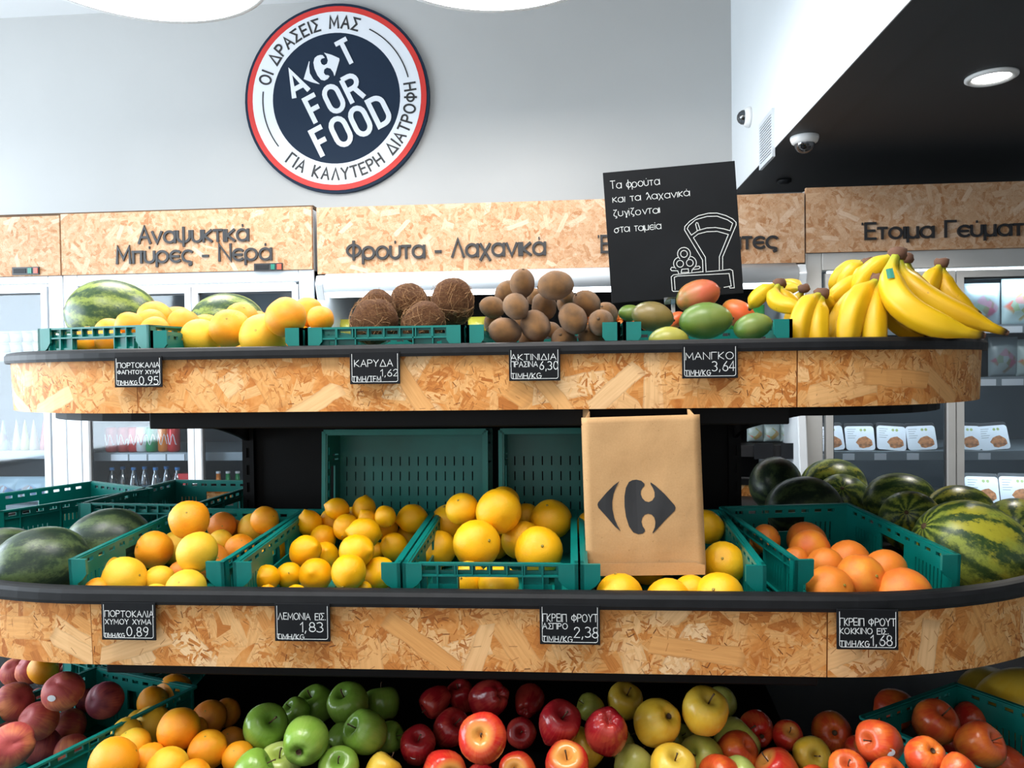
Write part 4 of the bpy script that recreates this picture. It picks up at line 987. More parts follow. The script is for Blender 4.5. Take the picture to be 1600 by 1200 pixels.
# ---------------------------------------------------------------- bananas
def fix_parent(o, root): o.matrix_parent_inverse = Matrix.Translation(-Vector(root.location))
def bez(p, n=12):
    a, b, c, d = p; out = []
    for k in range(n+1):
        t = k/n; out.append(a*(1-t)**3 + b*3*t*(1-t)**2 + c*3*t*t*(1-t) + d*t**3)
    return out
def banana_mesh(ctrl, r):
    """ctrl: crown end, two shape points, blossom end (world). stalk thin, body five-sided, blunt tip"""
    pts = bez(ctrl, 18); bm = bmesh.new(); uvl = bm.loops.layers.uv.verify(); rings = []; n = 20
    chord = (pts[-1]-pts[0]); side = None
    for i, p in enumerate(pts):
        t = i/18; tg = (pts[min(i+1,18)]-pts[max(i-1,0)]).normalized()
        if t < 0.14: rr = 0.30 + 0.06*(t/0.14)
        elif t < 0.44: q = (t-0.14)/0.30; rr = 0.36 + 0.60*(q*q*(3-2*q))
        elif t < 0.80: rr = 0.96 + 0.06*sin((t-0.44)/0.36*pi)
        elif t < 0.95: q = (t-0.80)/0.15; rr = 0.96 - 0.58*q**1.6
        else: rr = 0.38 - 0.12*(t-0.95)/0.05
        a = tg.cross(Vector((0.1,-1,0.15)) if side is None else side); a.normalize(); b = a.cross(tg).normalized(); side = b
        ring = []
        for k in range(n):
            ang = 2*pi*k/n; kk = rr*r*(0.93 + 0.12*abs(cos(2.5*ang))**2.5); ring.append(bm.verts.new(p + (a*cos(ang)+b*sin(ang))*kk))
        rings.append(ring)
    for i in range(18):
        for k in range(n):
            f = bm.faces.new((rings[i][k], rings[i][(k+1)%n], rings[i+1][(k+1)%n], rings[i+1][k])); f.smooth = True
            for l, v in zip(f.loops, (i, i, i+1, i+1)): l[uvl].uv = (k/n, v/18)
    for ring, v in ((rings[0], 0.0), (rings[-1], 1.0)):
        f = bm.faces.new(ring)
        for l in f.loops: l[uvl].uv = (0.5, v)
    bmesh.ops.recalc_face_normals(bm, faces=bm.faces[:])
    me = bpy.data.meshes.new('banana'); bm.to_mesh(me); bm.free(); me.materials.append(M['banana']); return me
def bunch(label, crown, cr, fingers, group='banana bunches on the top shelf'):
    cp = P(*crown); root = thing('banana_bunch', label, 'bananas', tuple(cp), 0, group)
    for f in fingers:
        pts = [cp] + [P(*q) for q in f[:3]]; o = link('banana', banana_mesh(pts, f[3])); o.parent = root; fix_parent(o, root)
        d = pts[3]-pts[2]; d.normalize(); bm = bmesh.new(); tube(bm, [pts[3]-d*0.002, pts[3]+d*0.004], [f[3]*0.27, f[3]*0.2], 8)
        t = obj('tip', bm, M['crown'], o); 
    if 'largest' in label:
        q = [cp] + [P(*t_) for t_ in fingers[1][:3]]; bz = bez(q, 18); pt = bz[7]; tg = (bz[8]-bz[6]).normalized(); nn = (EYE-pt) ; nn = (nn-tg*nn.dot(tg)).normalized(); nn = (nn + Vector((0,0,0.5))); nn = (nn-tg*nn.dot(tg)).normalized(); sd = tg.cross(nn)
        rr_ = fingers[1][3]*1.05; bm = bmesh.new()
        grid = [[bm.verts.new(pt + tg*(0.013*u) + (nn*cos(0.22*v) + sd*sin(0.22*v))*rr_) for v in (-1,0,1)] for u in (-1,0,1)]
        for a in range(2):
            for b in range(2): bm.faces.new((grid[a][b], grid[a+1][b], grid[a+1][b+1], grid[a][b+1]))
        s_ = obj('sticker', bm, M['green_tag'], root); fix_parent(s_, root); s_['label'] = 'small green fruit sticker'
    bm = revolve([(0,-0.9),(0.75,-0.8),(1.0,-0.2),(0.95,0.5),(0.6,0.9),(0,0.8)], 9, lambda c: c*(1+0.25*noise.noise(c*2+cp*30)))
    o = obj('crown', bm, M['crown'], root, True); o.scale = (cr, cr, cr*0.8)
    return root
# fingers: three (px,py,Y) points after the crown, then radius
bunch('small banana bunch at the left of the bananas, lying low behind the mangoes', (1218,443,1.62), 0.014, [
    [(1200,450,1.62),(1184,462,1.62),(1172,482,1.64), .017], [(1206,462,1.58),(1196,478,1.56),(1266,482,1.52), .017], [(1222,462,1.60),(1230,474,1.60),(1252,478,1.60), .015]])
bunch('banana bunch behind the low left one, only its top showing', (1256,451,1.68), 0.013, [
    [(1245,450,1.70),(1225,444,1.75),(1200,470,1.78), .014], [(1248,448,1.72),(1235,438,1.77),(1212,452,1.82), .014], [(1250,460,1.70),(1240,480,1.72),(1226,522,1.72), .014]])
bunch('front banana bunch beside the teal crate post with two fingers pointing down', (1284,459,1.56), 0.015, [
    [(1270,466,1.54),(1238,484,1.51),(1250,562,1.50), .0205], [(1281,480,1.54),(1268,500,1.51),(1283,562,1.50), .0210], [(1292,466,1.60),(1290,490,1.64),(1322,512,1.66), .018]])
bunch('banana bunch in the middle front with a dark crown', (1374,437,1.57), 0.017, [
    [(1352,452,1.54),(1318,470,1.51),(1324,566,1.50), .0240], [(1368,462,1.54),(1358,495,1.51),(1370,566,1.50), .0235], [(1345,458,1.58),(1300,478,1.57),(1300,562,1.56), .020], [(1378,470,1.60),(1388,510,1.60),(1446,528,1.57), .021]])
bunch('banana bunch standing high at the back left of the bananas', (1357,411,1.68), 0.015, [
    [(1335,406,1.70),(1302,425,1.72),(1303,462,1.74), .0165], [(1342,412,1.68),(1318,430,1.69),(1317,462,1.70), .0175], [(1350,420,1.66),(1338,440,1.66),(1342,468,1.67), .0175], [(1345,448,1.62),(1310,446,1.62),(1296,478,1.64), .018]])
bunch('largest banana bunch, its long fingers reaching over the right end of the rim', (1402,397,1.58), 0.018, [
    [(1385,404,1.58),(1340,428,1.60),(1340,470,1.62), .0195], [(1384,425,1.53),(1368,497,1.46),(1535,524,1.45), .0265], [(1410,440,1.56),(1425,470,1.52),(1572,520,1.47), .0230], [(1395,440,1.58),(1400,490,1.57),(1470,527,1.56), .021]])
bunch('banana bunch tucked behind the largest one', (1416,404,1.64), 0.015, [
    [(1412,430,1.63),(1430,462,1.62),(1508,500,1.60), .0180], [(1420,430,1.66),(1450,480,1.68),(1530,512,1.66), .017]])
bunch('banana bunch at the back right standing on its fingers', (1471,411,1.76), 0.015, [
    [(1464,425,1.75),(1440,445,1.74),(1446,500,1.72), .0205], [(1476,432,1.76),(1462,460,1.74),(1530,490,1.71), .0200]])

# ---------------------------------------------------------------- price cards, written by hand
def card(x0, x1, y0, y1, Y, label, lines, wash=False):
    a = P((x0+x1)/2, y0, Y); b = P((x0+x1)/2, y1, Y); W = (P(x1,(y0+y1)/2,Y)-P(x0,(y0+y1)/2,Y)).length; H = (a-b).length
    rt = thing('price_card', label, 'price card', (a.x, Y-0.004, b.z), 0, 'hand written price cards')
    rt.rotation_euler = (pi/2, 0, 0)
    bm = bmesh.new(); box(bm, -W/2, W/2, 0, H+0.004, -0.003, 0); obj('board', bm, M['board'], rt, bevel=0.0006)
    bm = bmesh.new(); m = 0.0042; q = [(-W/2+m, H), (-W/2+m, m+0.003), (-W/2+m+0.001, m+0.001), (-W/2+m+0.003, m), (W/2-m-0.003, m), (W/2-m-0.001, m+0.001), (W/2-m, m+0.003), (W/2-m, H)]
    ribbon(bm, q, 0.0009, 0.0003); obj('border_line', bm, M['chalk'], rt)
    bm = bmesh.new(); rr = random.Random(x0)
    for s, u0, u1, v, h in lines:
        fit(bm, s, -W/2+u0*W, -W/2+u1*W, v*H, h*H, 0.0011 if h < 0.24 else 0.0014, 0.0003, jit=0.035, rnd=rr)
    obj('lettering', bm, M['chalk'], rt); return rt
Yt, Ym = YC-0.53-0.010, YC-0.69-0.010
card(180,254,560,605,Yt,'small chalk price card reading 0,95 at the left end of the top fascia', [('ΠΟΡΤΟΚΑΛΙΑ',.07,.95,.68,.17),('ΦΑΓΗΤΟΥ ΧΥΜΑ',.07,.96,.46,.13),('ΤΙΜΗ/ΚG',.05,.47,.09,.14),('0,95',.52,.92,.10,.27)])
card(547,625,553,600,Yt,'small chalk price card for coconuts reading 1,62', [('ΚΑΡΥΔΑ',.10,.86,.58,.22),('1,62',.62,.96,.26,.22),('ΤΙΜΗ/ΤΕΜ',.05,.62,.08,.18)])
card(795,875,547,595,Yt,'small chalk price card for kiwis reading 6,30', [('ΑΚΤΙΝΙΔΙΑ',.04,.92,.68,.19),('ΠΡΑΣΙΝΑ',.04,.56,.46,.17),('6,30',.60,.96,.36,.26),('ΤΙΜΗ/ΚG',.04,.62,.08,.17)])
card(1065,1152,542,591,Yt,'small chalk price card for mangoes reading 3,64', [('ΜΑΝΓΚΟ',.06,.92,.60,.22),('3,64',.54,.95,.24,.30),('ΤΙΜΗ/ΚG',.05,.50,.10,.16)])
card(160,244,944,999,Ym,'small chalk price card reading 0,89 at the left of the middle fascia', [('ΠΟΡΤΟΚΑΛΙΑ',.07,.97,.66,.17),('ΧΥΜΟΥ ΧΥΜΑ',.07,.92,.45,.14),('ΤΙΜΗ/ΚG',.04,.42,.07,.12),('0,89',.47,.86,.12,.25)])
card(430,516,946,1001,Ym,'small chalk price card for lemons reading 1,83', [('ΛΕΜΟΝΙΑ ΕΙΣ.',.07,.93,.62,.18),('1,83',.46,.88,.28,.27),('ΤΙΜΗ/ΚG',.04,.52,.06,.14)])
card(843,937,948,1006,Ym,'small chalk price card for white grapefruits reading 2,38', [('ΓΚΡΕΙΠ ΦΡΟΥΤ',.05,.96,.62,.20),('ΑΣΠΡΟ',.05,.46,.42,.15),('2,38',.57,.97,.20,.27),('ΤΙΜΗ/ΚG',.04,.53,.07,.15)])
card(1306,1402,955,1014,Ym-0.001,'small chalk price card for red grapefruits reading 1,68', [('ΓΚΡΕΙΠ ΦΡΟΥΤ',.05,.95,.64,.19),('ΚΟΚΚΙΝΟ ΕΙΣ.',.05,.84,.42,.15),('1,68',.56,.90,.11,.27),('ΤΙΜΗ/ΚG',.05,.52,.08,.15)])

# ---------------------------------------------------------------- chalkboard with the drawn scale
Yb = 1.80
p0, p1, p2, p3 = P(942,270,Yb), P(1148,251,Yb), P(1162,458,Yb), P(956,474,Yb)
ux = (p1-p0+p2-p3)/2; uy = (p0-p3+p1-p2)/2; W, H = ux.length, uy.length
cb = thing('chalkboard_sign', 'square black chalkboard with white Greek handwriting and a drawn weighing scale, behind the mangoes', 'chalkboard', tuple((p3+p2)/2))
cen = (p0+p1+p2+p3)/4; ux.normalize(); uy = (uy - ux*uy.dot(ux)).normalized(); uz = ux.cross(uy)
Bm = Matrix.Translation(cen) @ Matrix((ux, uy, uz)).transposed().to_4x4()
def cbp(name, bm, mat, bev=0): o = obj(name, bm, mat, cb, bevel=bev); o.matrix_parent_inverse = Matrix.Translation(-Vector(cb.location)); o.matrix_basis = Bm; return o
cbp('board', newbox(-W/2, W/2, -H/2, H/2, -0.004, 0), M['board'], 0.0008)
# board coordinates from the picture (crop px): origin (160,112) right (932,42) down (212,880)
def bl(x, y):
    A = Vector((932-160, 42-112)); B = Vector((212-160, 880-112)); q = Vector((x-160, y-112)); det = A.x*B.y-A.y*B.x
    u = (q.x*B.y-q.y*B.x)/det; v = (A.x*q.y-A.y*q.x)/det; return (-W/2+u*W, H/2-v*H)
bm = bmesh.new(); rr = random.Random(5); sc = W/774
for s, x, y, x1, h in (('Τα φρούτα',205,208,495,46),('και τα λαχανικά',218,287,672,42),('ζυγίζονται',222,370,498,42),('στα ταμεία',230,464,505,42)):
    a = bl(x, y); b = bl(x1, y); wn = text_width(s, h*sc, .14*h*sc); sx = (x1-x)*sc/wn*1.0
    xx = a[0]
    for ch in s: xx += glyph(bm, ch, xx, a[1], h*sc, 0.0014, 0.0004, jit=0.045, rnd=rr, sx=sx) + .14*h*sc*sx
cbp('lettering', bm, M['chalk'])
bm = bmesh.new()
def ln(pts, w=0.0016): ribbon(bm, [bl(*p) for p in pts], w, 0.0004)
arcp = lambda cx, cy, r, a0, a1, n=14: [(cx+r*cos(radians(a)), cy-r*sin(radians(a))) for a in [a0+(a1-a0)*k/n for k in range(n+1)]]
ln([(748,690),(745,620),(640,445),(642,425),(670,395),(720,362),(780,347),(830,346),(880,360),(920,380),(940,400),(940,415),(862,600),(862,672)])
ln([(766,690),(762,604),(692,490),(720,468),(770,455),(830,452),(895,470),(843,600),(843,680)])
ln([(680,475),(656,438),(665,420),(705,385),(770,366),(830,364),(890,385),(920,405),(905,448),(870,438),(820,430),(770,433),(720,447),(680,475)])
ln([(715,452),(705,412),(710,402),(718,404),(732,446)])
ln([(745,688),(600,705),(575,708),(562,720),(568,800),(575,805),(620,803)]); ln([(766,688),(850,680),(905,672),(920,680),(930,780),(905,782),(900,770)])
ln([(585,795),(580,722),(600,715),(900,697),(912,770),(870,778)])
ln([(620,695),(624,675),(662,672),(664,692),(620,695)])
ln(arcp(637,585,38,230,-50)); ln(arcp(637,585,20,0,360,18)); ln(arcp(614,642,38,230,100)); ln(arcp(614,643,20,0,360,18)); ln(arcp(671,637,38,80,-60)); ln(arcp(671,637,20,0,360,18))
ln([(585,665),(565,664),(558,675),(565,684),(600,684),(606,700)]); ln([(700,660),(725,655),(732,664),(722,672),(685,676),(682,690)])
cbp('scale_drawing', bm, M['chalk'])
bm = bmesh.new(); z0 = TZ+0.012; box(bm, cen.x-0.004, cen.x+0.004, Yb+0.003, Yb+0.009, z0, cen.z-H*0.35); box(bm, cen.x-0.06, cen.x+0.06, Yb-0.03, Yb+0.05, z0-0.004, z0); o = obj('stand', bm, M['grey_alu'], cb); o.matrix_parent_inverse = Matrix.Translation(-Vector(cb.location))
bm = bmesh.new(); q = bl(560, 850); box(bm, q[0]-0.016, q[0]+0.02, q[1]-0.012, q[1]+0.004, -0.006, 0.004); cbp('clip', bm, M['clear'])

# ---------------------------------------------------------------- paper bag
LOGO_L = [(160,450),(163,441),(200,400),(228,374),(252,357),(238,380),(226,410),(220,440),(220,470),(226,505),(236,532),(250,558),(228,540),(200,505),(163,462)]
LOGO_R = [(320,353),(340,358),(352,370),(352,378),(344,386),(337,398),(336,412),(341,428),(352,440),(366,444),(380,438),(390,424),(391,405),(385,388),(376,372),(377,365),(395,378),(430,412),(468,458),(472,468),(468,480),(430,516),(395,552),(378,568),(376,566),(386,545),(389,525),(386,506),(376,494),(362,490),(348,494),(338,506),(334,522),(338,540),(346,552),(347,560),(338,569),(320,572),(300,564),(284,540),(273,500),(269,460),(270,420),(277,385),(290,362),(304,355)]
def paper_bag():
    Yg = 1.395; tl_, tr, br, bl_ = P(914,647,Yg+0.02), P(1104,650,Yg+0.02), P(1100,902,Yg), P(920,893,Yg)
    W = ((tr-tl_).length+(br-bl_).length)/2; H = (tl_-bl_).length; Dp = 0.075
    rt = thing('paper_bag', 'brown kraft paper bag with a black arrow emblem standing on the yellow grapefruits', 'paper bag', tuple((bl_+br)/2))
    rt.rotation_euler = (radians(-4), radians(-1.2), 0)
    bm = bmesh.new(); nz = 26; loop = []
    nf = 16
    def section(v):
        z = v*H; pin = 0.016*(0.3+0.7*v); pts = []
        for k in range(nf+1): pts.append((-W/2+W*k/nf, 0.0))
        for k in range(1, 6): t = k/6; pts.append((W/2 - pin*sin(pi*t), Dp*t))
        for k in range(nf+1): pts.append((W/2-W*k/nf, Dp))
        for k in range(1, 6): t = 1-k/6; pts.append((-W/2 + pin*sin(pi*t), Dp*t))
        out = []
        for x, y in pts:
            nzz = noise.noise(Vector((x*14, y*14+4, z*9)))*0.0035 + noise.noise(Vector((x*40, y*20, z*12+8)))*0.0014 - 0.0045*math.exp(-((x+0.045)/0.004)**2)*0.25
            cx = 1 - 0.03*(1-v)*0
            zz = z
            if v > 0.97: zz += (0.006 if y > 0.6*Dp else 0) + (0.010 if (y > 0.3*Dp and abs(x) > W*0.36) else 0)
            out.append(Vector((x*cx, y + nzz*(1 if 0.02 < v else 0.3), zz)))
        return out
    rings = [[bm.verts.new(c) for c in section(k/nz)] for k in range(nz+1)]
    n = len(rings[0])
    for a, b in zip(rings, rings[1:]):
        for k in range(n): f = bm.faces.new((a[k], a[(k+1)%n], b[(k+1)%n], b[k])); f.smooth = True
    bm.faces.new(rings[0][::-1])
    o = obj('bag', bm, M['kraft'], rt); so = o.modifiers.new('s', 'SOLIDIFY'); so.thickness = 0.0007; so.offset = 1
    bm = bmesh.new()
    prism(bm, [(-W/2+0.002,-0.001),(W/2-0.002,-0.001),(W/2-0.002,0.016),(W/2-0.02,0.021),(-W/2+0.02,0.021),(-W/2+0.002,0.016)], 0.0035, 0.0045, Matrix(((1,0,0,0),(0,0,-1,0),(0,1,0,0),(0,0,0,1)))); obj('bottom_fold', bm, M['kraft'], rt)
    # print: polygons laid on the front sheet
    bm = bmesh.new(); k = W/474.0
    def put(poly):
        cx, cy = 345, 733
        q = [Vector(((x-cx)*k, (cy-y)*k)) for x, y in poly]
        vs_ = [bm.verts.new((p.x, -0.0045, p.y)) for p in q]
        for tri in tessellate_polygon([[Vector((p.x, p.y, 0)) for p in q]]): bm.faces.new([vs_[i] for i in tri])
    put(LOGO_L); put(LOGO_R)
    for ax, lo, hi in (((1,0,0), -0.1, 0.1), ((0,0,1), 0.0, 0.25)):
        for j in range(26):
            q = lo+(hi-lo)*j/25; bmesh.ops.bisect_plane(bm, geom=bm.verts[:]+bm.edges[:]+bm.faces[:], plane_co=Vector(ax)*q, plane_no=ax)
    for v in bm.verts:
        x, z = v.co.x, v.co.z; nzz = noise.noise(Vector((x*14, 4, z*9)))*0.0035 + noise.noise(Vector((x*40, 0, z*12+8)))*0.0014 - 0.0045*math.exp(-((x+0.045)/0.004)**2)*0.25
        v.co.y = nzz - 0.0014
    obj('printed_emblem', bm, M['letter'], rt)
paper_bag()

# ---------------------------------------------------------------- round sign on the wall
def round_sign():
    Ys = WY-0.03; c = P(525.5,154,Ys); R = (P(669,154,Ys)-P(381,154,Ys)).length/2
    rt = thing('round_sign', 'large round wall sign with red ring, white band and navy centre reading ACT FOR FOOD', 'sign', (c.x, Ys, c.z)); rt.rotation_euler = (pi/2, 0, 0)
    def ring(name, r0, r1, z0, z1, mat):
        bm = revolve([(r0,z0),(r1,z0),(r1,z1),(r0,z1),(r0,z0)] if r0 > 0 else [(0,z0),(r1,z0),(r1,z1),(0,z1)], 72)
        o = obj(name, bm, mat, rt); return o
    ring('backing', 0, R, -0.025, 0.0, M['navy']); ring('red_ring', 0.905*R, 0.970*R, 0.0, 0.003, M['red_print'])
    ring('white_band', 0.690*R, 0.912*R, 0.0, 0.004, M['white_print']); ring('centre_disc', 0, 0.692*R, 0.0, 0.003, M['navy'])
    def along(s, a0, a1, r, h, flip):
        """letters on a circle; a0..a1 degrees clockwise from the top"""
        ws = [G[ACC.get(ch, ch)][0] for ch in s]; gap = .26; tot = sum(ws)+gap*(len(s)-1); u = 0
        for ch, w_ in zip(s, ws):
            a = radians(a0+(a1-a0)*(u+w_/2)/tot); u += w_+gap
            if ch == ' ': continue
            bm = bmesh.new(); glyph(bm, ch, -w_*h/2, -h/2, h, h*0.16, 0.0025, 0.004)
            o = obj('letter', bm, M['letter'], rt)
            o.location = (r*sin(a), r*cos(a), 0); o.rotation_euler = (0, 0, -a + (pi if flip else 0))
    along('ΟΙ ΔΡΑΣΕΙΣ ΜΑΣ', -77, 19, 0.80*R, 0.122*R, False)
    along('ΓΙΑ ΚΑΛΥΤΕΡΗ ΔΙΑΤΡΟΦΗ', 221, 81, 0.80*R, 0.118*R, True)
    for a0, a1 in ((28, 76), (233, 277)):
        bm = bmesh.new(); ribbon(bm, [(0.80*R*sin(radians(a)), 0.80*R*cos(radians(a))) for a in [a0+(a1-a0)*k/20 for k in range(21)]], 0.012*R, 0.0025, 0.004); obj('thin_line', bm, M['letter'], rt)
    # words, rotated 22 degrees; coordinates from the crop (centre 622,580, radius 545)
    k = R/545; B = {'A': ([[(0,0),(.33,1),(.66,0)],[(.12,.3),(.54,.3)]], .66), 'T': ([[(0,1),(.56,1)],[(.28,1),(.28,0)]], .56), 'F': ([[(.46,1),(0,1),(0,0)],[(0,.53),(.4,.53)]], .46),
        'R': ([[(0,0),(0,1)],[(0,1),(.28,1)]+arc(.28,.76,.24,.24,90,-90,8)+[(0,.52)],[(.3,.52),(.52,0)]], .52), 'D': ([[(0,0),(0,1),(.2,1)]+arc(.2,.72,.3,.28,90,0,6)+arc(.2,.28,.3,.28,0,-90,6)+[(0,0)]], .5),
        'O': ([arc(.27,.7,.27,.3,0,180,8)+arc(.27,.3,.27,.3,180,360,8)+[(.54,.7)]], .54)}
    ang = radians(25.5); ca, sa = cos(ang), sin(ang)
    def word(s, x, y, h, wx, gap):
        # x,y crop px of the lower left corner; text direction turned anticlockwise
        px, py = (x-622)*k, -(y-580)*k
        for ch in s:
            st, w_ = B[ch]; bm = bmesh.new()
            for qi, q in enumerate(st): ribbon(bm, [((a*wx)*h*k, b*h*k) for a, b in q], h*k*0.185, 0.004+0.0004*qi, 0.003, sq=False)
            o = obj('letter', bm, M['white_print'], rt); o.location = (px, py, 0); o.rotation_euler = (0,0,ang)
            adv = (w_*wx+gap)*h*k; px += adv*ca; py += adv*sa
    word('A', 375, 570, 150, .98, .2); word('T', 683, 402, 142, .95, .2)
    word('FOR', 500, 718, 150, 1.0, .31); word('FOOD', 538, 912, 158, 0.98, .285)
    # the arrow emblem between A and T
    bm = bmesh.new(); h = 150
    L = [(433,462),(466,362),(470,362),(466,390),(470,430),(490,465),(528,494),(520,494),(480,482)]
    Rp = [(533,328),(548,330),(560,345),(540,350),(534,362),(540,380),(555,388),(572,380),(578,362),(570,335),(560,322),(556,316),(600,330),(645,352),(646,362),(634,400),(618,448),(614,452),(608,430),(592,408),(572,402),(556,412),(552,430),(562,444),(578,446),(586,452),(576,466),(556,476),(535,470),(515,445),(498,405),(492,370),(500,344),(516,332)]
    for poly in (L, Rp): prism(bm, [((x-622)*k, -(y-580)*k) for x, y in poly], 0.003, 0.006)
    obj('arrow_emblem', bm, M['white_print'], rt)
round_sign()

# ---------------------------------------------------------------- cameras, grille, lamps
def dome(loc, rot, s, label):
    rt = thing('dome_camera', label, 'security camera', loc); rt.rotation_euler = rot
    obj('housing', revolve([(0,0),(1.0*s,0),(1.0*s,0.25*s),(0.9*s,0.5*s),(0.72*s,0.62*s),(0,0.62*s)], 24), M['white'], rt, True)
    obj('dome', revolve([(0.72*s,0.6*s),(0.68*s,0.85*s),(0.5*s,1.1*s),(0.25*s,1.25*s),(0,1.28*s)], 20), M['dome'], rt, True)
    bm = revolve([(0,0.6),(0.28,0.6),(0.28,1.05),(0,1.05)], 12, lambda c: c*s); obj('lens', bm, M['letter'], rt)
M['dome'] = glassy('smoked_dome', (0.25,0.28,0.32), 0.15)
def on_bulkhead(px, py): d = ray(px, py); return EYE + d*(XB/d.x)
def on_low_ceiling(px, py): d = ray(px, py); return EYE + d*((ZC-EYE.z)/d.z)
c = on_bulkhead(1172,183); dome(tuple(c), (0, -pi/2, 0), 0.048, 'white dome security camera on the white bulkhead beside the wall corner')
c = on_low_ceiling(1257,212); dome(tuple(c), (pi, 0, 0), 0.055, 'white dome security camera hanging under the dark ceiling')
g0, g1 = on_bulkhead(1190,220), on_bulkhead(1211,218); zt, zb = on_bulkhead(1200,182).z, on_bulkhead(1200,256).z
rt = thing('air_grille', 'white slatted air grille on the bulkhead near the dark ceiling edge', 'air vent', (XB, (g0.y+g1.y)/2, zb))
bm = plate((g1.y, g0.y), (zb, zt), [(g1.y+0.016, g0.y-0.016, zb+0.02, zt-0.02)], 0.012, Matrix(((0,0,-1,XB),(1,0,0,0),(0,1,0,0),(0,0,0,1)))); o = obj('frame', bm, M['white_alu'], rt); fix_parent(o, rt)
o = obj('backing', newbox(XB-0.002, XB, g1.y+0.016, g0.y-0.016, zb+0.03, zt-0.03), M['black'], rt); fix_parent(o, rt)
for k in range(13):
    z = zb+0.028+(zt-zb-0.056)*k/12; o = obj('slat', newbox(XB-0.012, XB-0.002, g1.y+0.016, g0.y-0.016, z-0.003, z+0.004), M['white_alu'], rt); fix_parent(o, rt)
# recessed downlight
d = on_low_ceiling(1549,119); rl = (on_low_ceiling(1600,108)-on_low_ceiling(1498,126)).length/2*0.86
rt = thing('recessed_downlight', 'round white recessed downlight glowing in the dark ceiling at upper right', 'ceiling light', (d.x, d.y, ZC)); rt.rotation_euler = (pi, 0, 0)
obj('trim_ring', revolve([(rl*0.72,0),(rl,0),(rl,0.006),(rl*0.86,0.012),(rl*0.72,0.006)], 40), M['white'], rt, True)
obj('diffuser', revolve([(0,0.004),(rl*0.74,0.004)], 40), M['lamp'], rt)
l = bpy.data.lights.new('downlight_glow', 'SPOT'); l.energy = 40; l.spot_size = radians(130); l.shadow_soft_size = 0.1; l.color = (1.0,0.95,0.88)
o = bpy.data.objects.new('downlight_glow', l); C.objects.link(o); o.location = (d.x, d.y, ZC-0.03)
d = on_low_ceiling(1225,281); rt = thing('smoke_detector', 'tiny smoke detector on the dark ceiling close to the wall corner', 'smoke detector', tuple(d)); rt.rotation_euler = (pi,0,0)
obj('body', revolve([(0,0),(0.035,0),(0.035,0.012),(0.02,0.022),(0,0.022)], 18), M['rim'], rt, True)
# big round pendant lamps: two in view, the same kind goes on over the aisle in front of the stand
def pendant(x, y, z, label):
    rt = thing('pendant_lamp', label, 'pendant lamp', (x, y, z), 0, 'large round pendant lamps'); R = 0.46
    obj('shade', revolve([(R*0.97,0.005),(R,0),(R,0.10),(0,0.10)], 64), M['white'], rt, True)
    obj('diffuser', revolve([(0,0.004),(R*0.97,0.004)], 64), M['lamp'], rt)
    bm = bmesh.new()
    for k in range(3): a = 2*pi*k/3; tube(bm, [(R*0.8*cos(a), R*0.8*sin(a), 0.1), (0,0,ZH-z)], 0.0025, 5)
    obj('suspension_wire', bm, M['grey_alu'], rt)
zl = 2.93
for px, pyf, lab in ((302, 37, 'big round glowing pendant lamp cut by the top edge, left of the round sign'), (782, 20, 'big round glowing pendant lamp cut by the top edge, right of the round sign')):
    d = ray(px, pyf); p = EYE + d*((zl-EYE.z)/d.z); pendant(p.x+0.015, p.y-0.46, zl, lab)
for x, y, q in ((-1.3,0.75,'left'),(-0.1,0.75,'right')): pendant(x, y, zl, f'{q} one of two round pendant lamps above the aisle before the stand')

